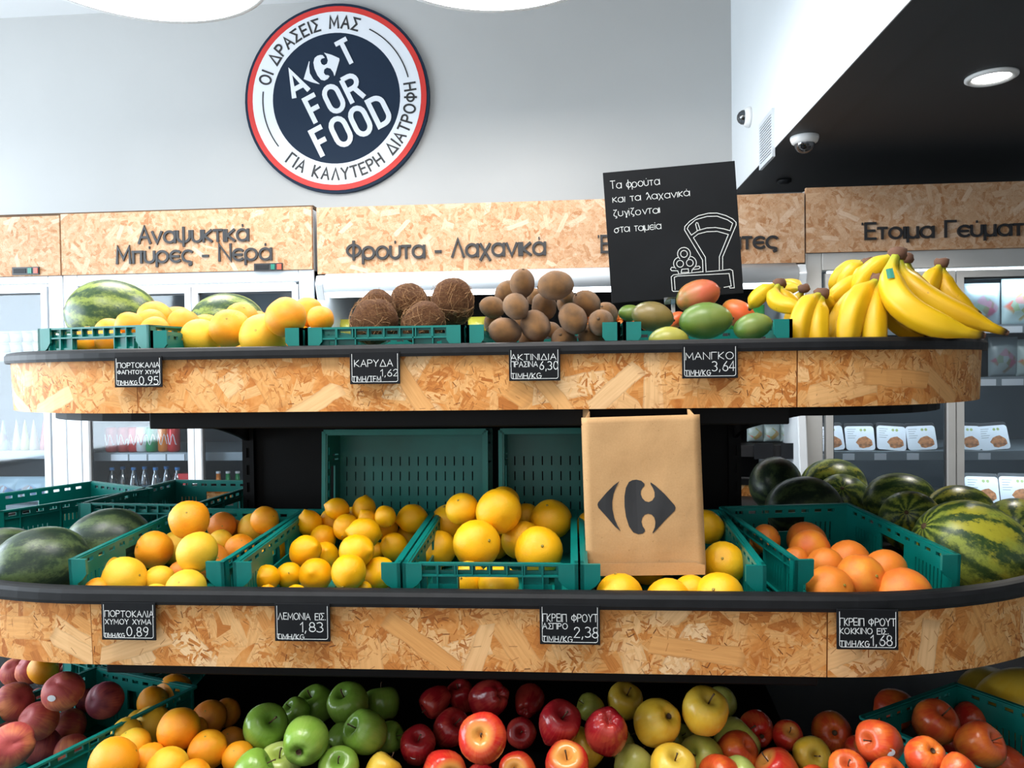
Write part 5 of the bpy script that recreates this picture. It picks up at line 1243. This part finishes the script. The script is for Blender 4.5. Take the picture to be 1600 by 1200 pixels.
# ---------------------------------------------------------------- refrigerators along the back wall
FY = 3.45                                                       # door plane
def px_x(px, py, Y=FY): return P(px, py, Y).x
def px_z(px, py, Y=FY): return P(px, py, Y).z
def child(name, bm, mat, rt, smooth=False, bevel=0.0):
    o = obj(name, bm, mat, rt, smooth, bevel); fix_parent(o, rt); return o
def uvbox(x0, x1, y, z0, z1, t, M3, uo=0.0):
    bm = newbox(x0, x1, y, y+t, z0, z1); uvl = bm.loops.layers.uv.verify()
    for f in bm.faces:
        for l in f.loops: l[uvl].uv = (l.vert.co.x+l.vert.co.y+uo, l.vert.co.z)
    return bm
CTRL = []
def fridge(label, x0, x1, zt, zh, zf, doors, shelves, side=0.07, depth=0.70, name='glass_door_fridge', alu='white_alu', y=FY, dark_top=None):
    """zt header top, zh header bottom, zf top of door opening; doors: list of (xa, xb); shelves: z list"""
    rt = thing(name, label, 'refrigerator', ((x0+x1)/2, y, 0)); a = M[alu]; yb = min(y+depth, WY-0.01)
    bm = bmesh.new()
    box(bm, x0, x0+0.04, y+0.0, yb, 0.0, zt-0.01); box(bm, x1-0.04, x1, y+0.0, yb, 0.0, zt-0.01); box(bm, x0+0.04, x1-0.04, y+0.0, yb, 0.0, 0.16); box(bm, x0+0.04, x1-0.04, y+0.05, yb, zh+0.0, zt-0.01)
    child('cabinet', bm, a, rt)
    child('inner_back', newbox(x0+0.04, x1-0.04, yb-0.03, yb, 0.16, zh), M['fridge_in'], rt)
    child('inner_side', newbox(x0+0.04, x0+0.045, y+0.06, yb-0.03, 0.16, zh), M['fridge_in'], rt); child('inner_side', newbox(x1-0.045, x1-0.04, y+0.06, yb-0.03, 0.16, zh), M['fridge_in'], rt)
    hp = child('header_panel', uvbox(x0+0.002, x1-0.002, y-0.022, zh, zt, 0.02, None, x0*1.7), M['osb_header'], rt)
    # frame around the doors
    z1 = zf
    for xa, xb, za, zb in ((x0, x0+side, 0.16, zh), (x1-side, x1, 0.16, zh), (x0+side, x1-side, z1, zh), (x0+side, x1-side, 0.16, 0.24)):
        child('frame', newbox(xa, xb, y-0.012, y+0.05, za, zb), a, rt, bevel=0.004)
    for i, (xa, xb) in enumerate(doors):
        st = 0.030; yy = y-0.010
        bm = plate((xa, xb), (0.25, z1-0.012), [(xa+st, xb-st, 0.25+st, z1-0.012-st)], 0.03, Matrix(((1,0,0,0),(0,0,-1,yy+0.03),(0,1,0,0),(0,0,0,1))))
        dr = child('door', bm, a, rt)
        q = obj('gasket', plate((xa+st-0.001, xb-st+0.001), (0.25+st, z1-0.012-st), [(xa+st+0.008, xb-st-0.008, 0.25+st+0.008, z1-0.012-st-0.008)], 0.012, Matrix(((1,0,0,0),(0,0,-1,yy+0.028),(0,1,0,0),(0,0,0,1)))), M['seal'], dr)
        q = obj('pane', newbox(xa+st, xb-st, yy+0.016, yy+0.019, 0.25+st, z1-0.012-st), M['glass'], dr)
    for z in shelves:
        s = child('shelf', newbox(x0+0.05, x1-0.05, y+0.10, yb-0.04, z-0.012, z), M['fridge_shelf'], rt)
        obj('price_rail', newbox(x0+0.05, x1-0.05, y+0.088, y+0.1, z-0.036, z+0.004), M['fridge_shelf'], s)
    child('light_strip', newbox(x0+0.12, x1-0.12, y+0.065, y+0.085, zf-0.01, zf+0.005), M['led'], rt)
    return rt, hp
def shelf_labels(rt, z, xs, w=0.05, h=0.028, mat='white_print', y=None):
    for x in xs: child('price_label', newbox(x-w/2, x+w/2, FY+0.084, FY+0.088, z-0.034, z-0.034+h), M[mat], rt)
def header_text(rt, hp, s, x0p, x1p, yb, cap, Yp=FY-0.022, wf=0.15):
    """raised letters, each a piece of the header panel; x0p..x1p and baseline in the picture"""
    a, b = P(x0p, yb[0], Yp), P(x1p, yb[1], Yp); h = cap/1200*depth_of((a+b)/2); gap = .13
    wn = text_width(s, h, gap*h); sx = (b.x-a.x)/wn; x = a.x
    for ch in s:
        if ch != ' ':
            bm = bmesh.new(); glyph(bm, ch, 0, 0, h, h*wf, 0.008, sx=sx)
            o = obj('letter', bm, M['letter'], hp)
            o.matrix_basis = Matrix.Translation((x-rt.location.x, Yp-rt.location.y, (a.z+b.z)/2-rt.location.z)) @ Matrix.Rotation(pi/2, 4, 'X')
            o.matrix_parent_inverse = Matrix.Translation(Vector(rt.location)) @ Matrix.Translation(Vector((0,0,0)))
        x += (G[ACC.get(ch, ch)][0] + gap)*h*sx
def header_text_fix(hp, rt):
    for o in hp.children:
        o.matrix_parent_inverse = Matrix.Translation(Vector(rt.location))
def controller(rt, px, py, wpx, hpx, Yp=FY-0.022):
    a, b = P(px, py+hpx, Yp), P(px+wpx, py, Yp); w_, h_ = b.x-a.x, b.z-a.z
    c = child('controller', newbox(a.x, b.x, Yp-0.008, Yp, a.z, b.z), M['letter'], rt)
    obj('display', newbox(a.x+w_*.06, a.x+w_*.52, Yp-0.010, Yp-0.008, a.z+h_*.2, b.z-h_*.2), M['rim'], c)
    obj('green_switch', newbox(a.x+w_*.60, a.x+w_*.74, Yp-0.011, Yp-0.008, a.z+h_*.15, b.z-h_*.15), M['green_tag'], c); obj('red_switch', newbox(a.x+w_*.82, a.x+w_*.97, Yp-0.011, Yp-0.008, a.z+h_*.15, b.z-h_*.15), M['red_tag'], c)

x12 = px_x(101, 430); x23 = px_x(498, 425); x34 = px_x(1257, 400)
z12t, z12b = px_z(300,330), px_z(300,426); z3t, z3b = px_z(800,317), px_z(800,422); z4t, z4b = px_z(1430,290), px_z(1430,392)
x1a = x12-1.27
s1 = [px_z(40,552,FY+0.1), px_z(40,705,FY+0.1), px_z(40,790,FY+0.1), 0.5]
f1, h1 = fridge('white glass door fridge at the left edge behind the stand', x1a, x12-0.004, z12t-0.006, z12b, px_z(50,444), [(x1a+0.075, x1a+0.62),(x1a+0.625, x12-0.085)], s1)
s2 = [px_z(220,708,FY+0.1), px_z(220,797,FY+0.1), px_z(220,560,FY+0.1), 0.5]
m2 = px_x(300, 600)
f2, h2 = fridge('white glass door fridge for drinks and water with a two line strand board header', x12, x23-0.02, z12t, z12b, px_z(300,444), [(x12+0.075, m2+0.008),(m2+0.012, x23-0.095)], s2)
s4 = [px_z(1570,508,FY+0.1), px_z(1570,590,FY+0.1), px_z(1420,706,FY+0.1), px_z(1560,792,FY+0.1), 0.45]
x4b = x34+1.40; m4 = px_x(1492, 600)
f4, h4 = fridge('grey glass door fridge with ready meals at the right', x34, x4b, z4t, z4b, px_z(1430,420), [(x34+0.085, m4-0.002),(m4+0.004, x4b-0.08)], s4, alu='grey_alu')
header_text(f2, h2, 'Αναψυκτικά', 218, 389, (379,377), 25); header_text(f2, h2, 'Μπύρες - Νερά', 184, 425, (411,406), 25)
header_text(f4, h4, 'Έτοιμα Γεύματα', 1352, 1622, (374,366), 24)
controller(f1, 21, 417, 41, 13); controller(f2, 398, 411, 44, 13)
# dark ledge above the left two headers
bm = newbox(x1a, px_x(487,330), FY+0.02, FY+0.25, z12t, px_z(300,325)); o = child('top_ledge', bm, M['stem'], f2)
# open multideck with rounded canopy and cheeks
def multideck():
    x0, x1 = x23, x34-0.004; rt = thing('open_display_fridge', 'long open fruit and vegetable fridge with rounded grey canopy under the middle header', 'refrigerator', ((x0+x1)/2, FY, 0)); yb = WY-0.01
    a = M['white_alu']; bm = bmesh.new(); box(bm, x0+0.035, x1-0.035, yb-0.05, yb, 0, z3t-0.01); box(bm, x0+0.035, x1-0.035, FY+0.05, yb-0.05, z3b, z3t-0.01); box(bm, x0+0.035, x1-0.035, FY-0.15, yb-0.05, 0, 0.45)
    child('cabinet', bm, a, rt)
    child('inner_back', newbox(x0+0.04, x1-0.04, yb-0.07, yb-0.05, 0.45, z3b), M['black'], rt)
    hp = child('header_panel', uvbox(x0+0.002, x1-0.002, FY-0.022, z3b, z3t, 0.02, None, 2.2), M['osb_header'], rt)
    # cheeks: side panels with a curved front edge
    for x in (x0, x1-0.038):
        pts = [(yb, 0), (FY-0.22, 0), (FY-0.22, 0.5), (FY-0.06, 1.0), (FY+0.00, 1.5), (FY-0.03, z3b-0.12), (FY-0.06, z3b-0.05), (FY-0.04, z3b-0.01), (FY+0.02, z3b), (yb, z3b)]
        bm = bmesh.new(); prism(bm, pts, 0, 0.038, Matrix(((0,0,1,x),(1,0,0,0),(0,1,0,0),(0,0,0,1)))); child('side_cheek', bm, a, rt, bevel=0.005)
    zc = px_z(800, 452); pts = [(FY-0.02, z3b), (FY-0.055, z3b-0.02), (FY-0.065, (z3b+zc)/2), (FY-0.05, zc), (FY+0.06, zc), (FY+0.06, z3b)]
    bm = bmesh.new(); prism(bm, pts, x0+0.04, x1-0.04, Matrix(((0,0,1,0),(1,0,0,0),(0,1,0,0),(0,0,0,1)))); child('canopy', bm, a, rt, True)
    child('light_strip', newbox(x0+0.05, x1-0.05, FY-0.03, FY+0.03, zc-0.018, zc-0.002), M['led'], rt)
    sh = []
    for z in (1.66, 1.36, px_z(1210,694,FY+0.1), 0.75):
        s = child('shelf', newbox(x0+0.045, x1-0.045, FY+0.06, yb-0.07, z-0.02, z), M['black'], rt); obj('price_rail', newbox(x0+0.045, x1-0.045, FY+0.045, FY+0.06, z-0.05, z), M['rim'], s); sh.append(z)
    return rt, hp, sh
f3, h3, s3 = multideck()
header_text(f3, h3, 'Φρούτα - Λαχανικά', 543, 852, (405,398), 27); header_text(f3, h3, 'Έτοιμες Σαλάτες', 940, 1213, (394,387), 25)

# ---------------------------------------------------------------- goods in the fridges
def pillow(name, label, cat, c, w, h, d, mat, group, rx=0.0, mats=()):
    """sealed bag: pillow body with flat seams"""
    bm = bmesh.new(); nx, nz = 8, 10; F = []; B = []
    for s, L in ((-1, F), (1, B)):
        for j in range(nz+1):
            row = []
            for i in range(nx+1):
                u, v = i/nx, j/nz; k = (sin(pi*u)**0.55)*(sin(pi*min(1, max(0, (v-0.05)/0.86)))**0.6 if 0.05 < v < 0.91 else 0)
                row.append(bm.verts.new((w*(u-.5)*(1-0.05*k), s*(d/2*k*(1+0.25*noise.noise(Vector((u*4,v*4,c[0]*9)))) + 0.0006), h*v)))
            L.append(row)
    for L in (F, B):
        for j in range(nz):
            for i in range(nx): bm.faces.new((L[j][i], L[j][i+1], L[j+1][i+1], L[j+1][i])).smooth = True
    for j in range(nz):
        for i in (0, nx): bm.faces.new((F[j][i], B[j][i], B[j+1][i], F[j+1][i]))
    for i in range(nx):
        for j in (0, nz): bm.faces.new((F[j][i], F[j][i+1], B[j][i+1], B[j][i]))
    o = obj(name, bm, M[mat]); o.location = c; o.rotation_euler = (rx, 0, 0); tag(o, label, cat, group); return o
def bag_mat(name, base, c2, c3):
    t = NT(name, 0.3, 0, 0.5); v = t.tex('Object'); g = t.tex('Generated'); x = t.xyz(g)
    blot = t.vor(v, 34).outputs['Color']; f = t.xyz(blot)[0]
    inner = t.ramp(f, [(0.0, c2), (0.4, c3), (0.7, base), (1.0, c2)])
    zone = t.ramp(t.math('ADD', t.math('MULTIPLY', t.math('ABSOLUTE', t.math('SUBTRACT', x[2], 0.4)), 1.4), t.math('ABSOLUTE', t.math('SUBTRACT', x[0], 0.5))), [(0.40, 0.9), (0.50, 0.0)])
    t.col(t.mix(zone, base, inner)); return t.m
M['salad_pink'] = bag_mat('purple_salad_bag', (0.22,0.27,0.29), (0.30,0.04,0.12), (0.10,0.16,0.06))
M['salad_red'] = bag_mat('red_green_salad_bag', (0.34,0.42,0.42), (0.60,0.05,0.04), (0.20,0.33,0.08))
M['blue_bag'] = bag_mat('blue_white_bag', (0.45,0.58,0.66), (0.05,0.20,0.42), (0.35,0.16,0.12))
M['green_bag'] = bag_mat('green_vegetable_bag', (0.03,0.22,0.05), (0.02,0.38,0.06), (0.35,0.5,0.08))
M['yellow_bag'] = bag_mat('yellow_green_bag', (0.55,0.50,0.06), (0.30,0.42,0.05), (0.7,0.65,0.2))
M['carrot'] = plain('carrot_orange', (0.78,0.25,0.05), 0.5, var=0.15, scale=18)
def sh_z(zs, near): return min(zs, key=lambda z: abs(z-near))
def bagrow(items, fr, group, mat_cycle):
    pass
YG = FY+0.17
sbags = [(1533,508,56,66,'salad_pink','purple and green salad bag on the upper right fridge shelf, beside the white door stile'), (1592,508,52,72,'salad_red','salad bag with red ring print at the right edge, upper fridge shelf'),
         (1567,590,44,62,'salad_pink','purple salad bag on the second right fridge shelf'), (1608,590,40,58,'salad_red','salad bag with red print at the right edge, second fridge shelf')]
for px, py, wp, hp_, m, lab in sbags:
    p = P(px, py, YG); z = sh_z(s4, p.z); d = depth_of(p); pillow('salad_bag', lab, 'salad bag', (p.x, YG, z+0.003), wp/1200*d, hp_/1200*d, 0.06, m, 'salad bags in the right fridge')
def tray(px, py, s, lab, shelf_z, group, k):
    Yt_ = FY+0.155; p = P(px, py, Yt_); d = depth_of(p); w_ = s/1200*d; h_ = w_*0.86
    rt = thing('meal_tray', lab, 'ready meal', (p.x, Yt_, shelf_z+0.002), 0, group); rt.rotation_euler = (radians(-14), radians(k*2), 0)
    def rr(w2, h2, r=0.014, n=4): 
        o = []
        for cx, cy, a in ((w2/2-r, h2-r, 0), (-w2/2+r, h2-r, 90), (-w2/2+r, r, 180), (w2/2-r, r, 270)): o += [(cx+r*cos(radians(a+90*q/n)), cy+r*sin(radians(a+90*q/n))) for q in range(n+1)]
        return o
    XZ = Matrix(((1,0,0,0),(0,0,-1,0),(0,1,0,0),(0,0,0,1)))
    bm = bmesh.new(); prism(bm, rr(w_*1.04, h_*1.14), -0.03, 0.0, XZ); obj('tray', bm, M['letter'], rt, bevel=0.002)
    bm = bmesh.new(); prism(bm, rr(w_, h_), 0.001, 0.004, XZ); sl = obj('card_sleeve', bm, M['white_print'], rt)
    bm = bmesh.new(); n = 14; prism(bm, [(w_*.14+w_*.27*cos(2*pi*q/n)*(1+.12*sin(3*q)), h_*.32+h_*.24*sin(2*pi*q/n)*(1+.1*cos(2*q))) for q in range(n)], 0.004, 0.0045, XZ); obj('food_picture', bm, M['food'], sl)
    bm = bmesh.new()
    for q in range(2): prism(bm, [(w_*(.06+.13*q)+w_*.05*cos(a), h_*.84+w_*.05*sin(a)) for a in [2*pi*j/10 for j in range(10)]], 0.004, 0.0044, XZ)
    obj('green_mark', bm, M['green_mark'], sl)
    bm = bmesh.new()
    for q in range(5): prism(bm, [(-w_*.42,h_*(.86-.09*q)),(-w_*(.12+.05*(q%3)),h_*(.86-.09*q)),(-w_*(.12+.05*(q%3)),h_*(.88-.09*q)),(-w_*.42,h_*(.88-.09*q))], 0.004, 0.0043, XZ)
    obj('small_print', bm, M['fridge_shelf'], sl)
M['food'] = plain('browned_food', (0.42,0.17,0.07), 0.5, var=0.6, scale=60); M['green_mark'] = plain('olive_mark', (0.35,0.42,0.15), 0.5)
z710 = s4[2]
for k, (px, lab) in enumerate(((1298,'ready meal tray at the left of the meal shelf, cut by the fridge frame'),(1345,'ready meal tray with white card sleeve, second from left on the shelf'),(1393,'ready meal tray with white card sleeve, third from left on the shelf'),(1442,'ready meal tray left of the white door stile'),(1511,'ready meal tray just right of the white door stile'),(1556,'rightmost ready meal tray above the biggest watermelon'))):
    tray(px, 706, 44, lab, z710, 'ready meals in the right fridge', (k*7)%5-2)
for px, lab in ((1536,'ready meal tray on the lower shelf behind the watermelons, left one'),(1590,'ready meal tray on the lower shelf at the right picture edge')): tray(px, 792, 50, lab, s4[3], 'ready meals in the right fridge', 1)
shelf_labels(f4, z710, [px_x(p, 710) for p in (1302,1337,1388,1440,1555)]); shelf_labels(f4, s4[0], [px_x(p, 510) for p in (1585,)], 0.16); shelf_labels(f4, s4[1], [px_x(p, 592) for p in (1556,1600)], 0.09)
# cans
def lathe_thing(name, label, cat, loc, body, mat, group, parts=()):
    rt = thing(name, label, cat, loc, 0, group)
    obj('body', revolve(body, 18), M[mat], rt, True)
    for pn, prof, pm in parts: obj(pn, revolve(prof, 14), M[pm], rt, True)
    return rt
for nm, c in (('can_red',(0.62,0.03,0.03)),('can_white',(0.75,0.76,0.78)),('can_green',(0.02,0.28,0.09)),('can_orange',(0.75,0.22,0.03))): M[nm] = plain(nm, c, 0.25, 0.2)
cr = 0.0295; ch_ = 0.122; zc_ = s2[0]
for k, (px, m, w_) in enumerate(((175,'can_red','red'),(194,'can_red','red'),(210,'can_red','red'),(223,'can_white','white'),(238,'can_green','green'),(257,'can_orange','orange'),(272,'can_red','red'))):
    p = P(px, 700, FY+0.16); lab = {0:'red drink can at the left end of the can shelf',1:'red drink can, second from the left on the can shelf',2:'red drink can with white script, third on the can shelf',6:'red drink can at the right end of the can shelf'}.get(k, f'{w_} drink can on the shelf of the drinks fridge')
    rt = lathe_thing('drink_can', lab, 'can', (p.x, FY+0.16, zc_+0.001), [(0,0),(cr*.8,0),(cr,0.008),(cr,ch_-0.012),(cr*.82,ch_),(0,ch_)], m, 'drink cans in the fridge', [('lid', [(0,ch_+.001),(cr*.78,ch_+.001),(cr*.82,ch_+.003)], 'fridge_shelf')])
    bm = bmesh.new(); rr = random.Random(k); q = [(cr*1.012*sin(a), -cr*1.012*cos(a), ch_*(.5+.22*sin(a*6+k))) for a in [(-0.9+1.8*j/12) for j in range(13)]]; tube(bm, q, 0.0022, 4); obj('script_mark', bm, M['can_red' if m == 'can_white' else 'white_print'], rt)
zb_ = s2[1]
M['water'] = glassy('blue_water_bottle', (0.62,0.82,0.92), 0.22); M['cap'] = plain('blue_cap', (0.05,0.2,0.5), 0.4)
M['water_label'] = plain('pale_blue_label', (0.25,0.5,0.65), 0.4)
for k in range(7):
    px = 176+k*17; y = FY+0.15+0.035*(k % 2); p = P(px, 780, y); h = 0.20; r = 0.028; o = ORD[k] if k else 'leftmost'
    lathe_thing('water_bottle', f'clear bluish water bottle, {o} from the left in the drinks fridge' if k else 'clear bluish water bottle at the left end of the bottle row', 'bottle', (p.x, y, zb_+0.001), [(0,0),(r,0),(r,h*.1),(r*.9,h*.2),(r,h*.3),(r*.9,h*.45),(r,h*.6),(r*.7,h*.78),(r*.36,h*.88),(r*.36,h*.94)], 'water', 'water bottles in the drinks fridge',
        [('cap', [(0,h),(r*.42,h),(r*.42,h*.93),(0,h*.93)], 'cap'), ('label', [(r*1.03,h*.32),(r*1.03,h*.52)], 'water_label')])
p = P(291, 780, FY+0.16); o = obj('drink_carton', newbox(-.028,.028,-.025,.025,0,.17), M['can_red'], bevel=0.002); o.location = (p.x, FY+0.16, zb_+0.001); tag(o, 'red drink carton beside the water bottles', 'carton')
shelf_labels(f2, zc_, [px_x(p, 712) for p in (170,200,230,260)], 0.085, 0.03)
for k, (px, m) in enumerate(((342,'can_orange'),(357,'can_green'),(372,'can_green'))):
    p = P(px, 780, FY+0.17); h = 0.17; r = 0.024
    lathe_thing('soda_bottle', ('orange soda bottle behind the second fridge door','green glass bottle behind the second fridge door, left one','green glass bottle behind the second fridge door, next to the upright')[k], 'bottle', (p.x, FY+0.17, zb_+0.001), [(0,0),(r,0),(r,h*.55),(r*.5,h*.78),(r*.4,h),(0,h)], m, None, [('cap', [(0,h*1.04),(r*.45,h*1.04),(r*.45,h*.98)], 'white_print')])
# left fridge: tubs, piping bags, blue packs
M['tub'] = plain('cream_tub', (0.55,0.50,0.36), 0.5, var=0.2, scale=40)
for j in range(2):
    for i, px in enumerate((8, 26, 46, 62)):
        p = P(px, 552, FY+0.15); r = 0.029; h = 0.046
        lathe_thing('tub', f"pale lidded tub, {'lower' if j == 0 else 'upper'} layer, {['leftmost','second','third','fourth'][i]} in the left fridge", 'tub', (p.x, FY+0.15, s1[0]+0.001+j*0.056), [(0,0),(r*.8,0),(r,h),(0,h)], 'tub', 'tubs in the left fridge', [('lid', [(0,h+.007),(r*1.08,h+.007),(r*1.08,h)], 'green_mark')])
for i, (px, m) in enumerate(((6,'blue_bag'),(27,'can_white'),(40,'yellow_bag'),(54,'tub'),(70,'can_red'),(84,'tub'))):
    p = P(px, 700, FY+0.15)
    rt = lathe_thing('wafer_cone', f"wrapped pointed cone, {['leftmost','second','third','fourth','red one','rightmost'][i]} on the middle shelf of the left fridge", 'ice cream cone', (p.x, FY+0.15, s1[1]+0.001), [(0,0),(.022,0.0),(.020,.03),(.006,.13),(.002,.15),(0,.15)], m, 'pointed cones in the left fridge')
for i, (px, w_) in enumerate(((12,70),(52,90),(84,60))):
    p = P(px, 788, FY+0.17); pillow('frozen_bag', f"blue and white frozen food bag, {['leftmost','middle','right'][i]} one in the left fridge", 'food bag', (p.x, FY+0.17, s1[2]+0.003), w_*0.8/1200*3.6, 0.13, 0.06, 'blue_bag', 'frozen food bags in the left fridge')
shelf_labels(f1, s1[1], [px_x(66, 712)], 0.05)
# open fridge: bags of greens, carrots, red packs
zsh = s3
for i, (px, m, w_) in enumerate(((517,'yellow_bag','yellow and green'),(543,'yellow_bag','yellow and green'),(572,'green_bag','green'),(745,'yellow_bag','yellow and green'),(1136,'green_bag','bright green'),(1160,'green_bag','bright green'),(1180,'green_bag','bright green'))):
    p = P(px, 500, FY+0.2); pillow('vegetable_bag', f"{w_} vegetable bag in the open fridge, {['far left','second from left','behind the coconuts','between coconuts and kiwis','behind the orange mango','left of the banana crowns','behind the left bananas'][i]}", 'vegetable bag', (p.x, FY+0.2, zsh[0]+0.003), 0.085, 0.12 if px > 1000 else 0.09, 0.06, m, 'vegetable bags in the open fridge')
for i in range(9):
    px = 905+i*13; p = P(px, 470, FY+0.18+0.03*(i % 2)); bm = revolve([(0,0),(.004,0.0),(.012,.03),(.018,.10),(.017,.13),(.008,.14),(0,.14)], 12)
    o = obj('carrot', bm, M['carrot'], smooth=True); o.location = (p.x, p.y, zsh[0]+0.02+0.03*(i % 2)); o.rotation_euler = (radians(-78), 0, radians(8*((i*5) % 3-1))); tag(o, 'orange carrot in the row behind the kiwis and the chalkboard', 'carrot', 'carrots in the open fridge')
for i in range(12):
    px = 905+i*9.5; p = P(px, 470, FY+0.2); bm = revolve([(0,0),(.004,0.0),(.014,.03),(.020,.10),(.019,.13),(.008,.14),(0,.14)], 12)
    o = obj('carrot', bm, M['carrot'], smooth=True); o.location = (p.x, FY+0.22, zsh[0]+0.075); o.rotation_euler = (radians(-85), 0, radians(8*((i*5) % 3-1))); tag(o, 'orange carrot in the row behind the kiwis and the chalkboard', 'carrot', 'carrots in the open fridge')
for i, px in enumerate((1180,1206,1232,1254)):
    p = P(px, 690, FY+0.2); pillow('red_pack', f"red and yellow food pack above the black price rail, {ORD[i]} from the left", 'food pack', (p.x, FY+0.2, zsh[2]+0.003), 0.075, 0.09, 0.05, 'salad_red', 'red packs in the open fridge')
for px in (1193, 1235):
    p = P(px, 700, FY+0.04); child('price_tag', newbox(p.x-.04, p.x+.04, FY+0.036, FY+0.044, zsh[2]-0.06, zsh[2]+0.01), M['board'], f3)
# interior lamps of the fridges
for x, z, pw, y in (((x34+m4)/2, z4b-0.12, 1.5, FY+0.12), ((m4+x4b)/2, z4b-0.12, 1.5, FY+0.12), ((x12+m2)/2, z12b-0.1, 1.2, FY+0.12), ((m2+x23)/2, z12b-0.1, 1.2, FY+0.12), (x12-0.5, z12b-0.1, 0.6, FY+0.12)):
    l = bpy.data.lights.new('fridge_lamp', 'AREA'); l.shape = 'RECTANGLE'; l.size = 0.5; l.size_y = 0.03; l.energy = pw; l.color = (0.75,0.9,1.0)
    o = bpy.data.objects.new('fridge_lamp', l); C.objects.link(o); o.location = (x, y, z); o.rotation_euler = (radians(25), 0, 0)

for x, y0 in (((x34+m4)/2, s4[1]), ((m4+x4b)/2, s4[1]), ((x34+m4)/2, s4[2]), ((m4+x4b)/2, s4[2])):  # extra fill lamps added below the shelves to brighten the meal trays
    l = bpy.data.lights.new('tray_fill_lamp', 'AREA'); l.shape = 'RECTANGLE'; l.size = 0.55; l.size_y = 0.02; l.energy = 1.1; l.color = (0.75,0.9,1.0)
    o = bpy.data.objects.new('tray_fill_lamp', l); C.objects.link(o); o.location = (x, FY+0.085, y0-0.04); o.rotation_euler = (radians(30), 0, 0)
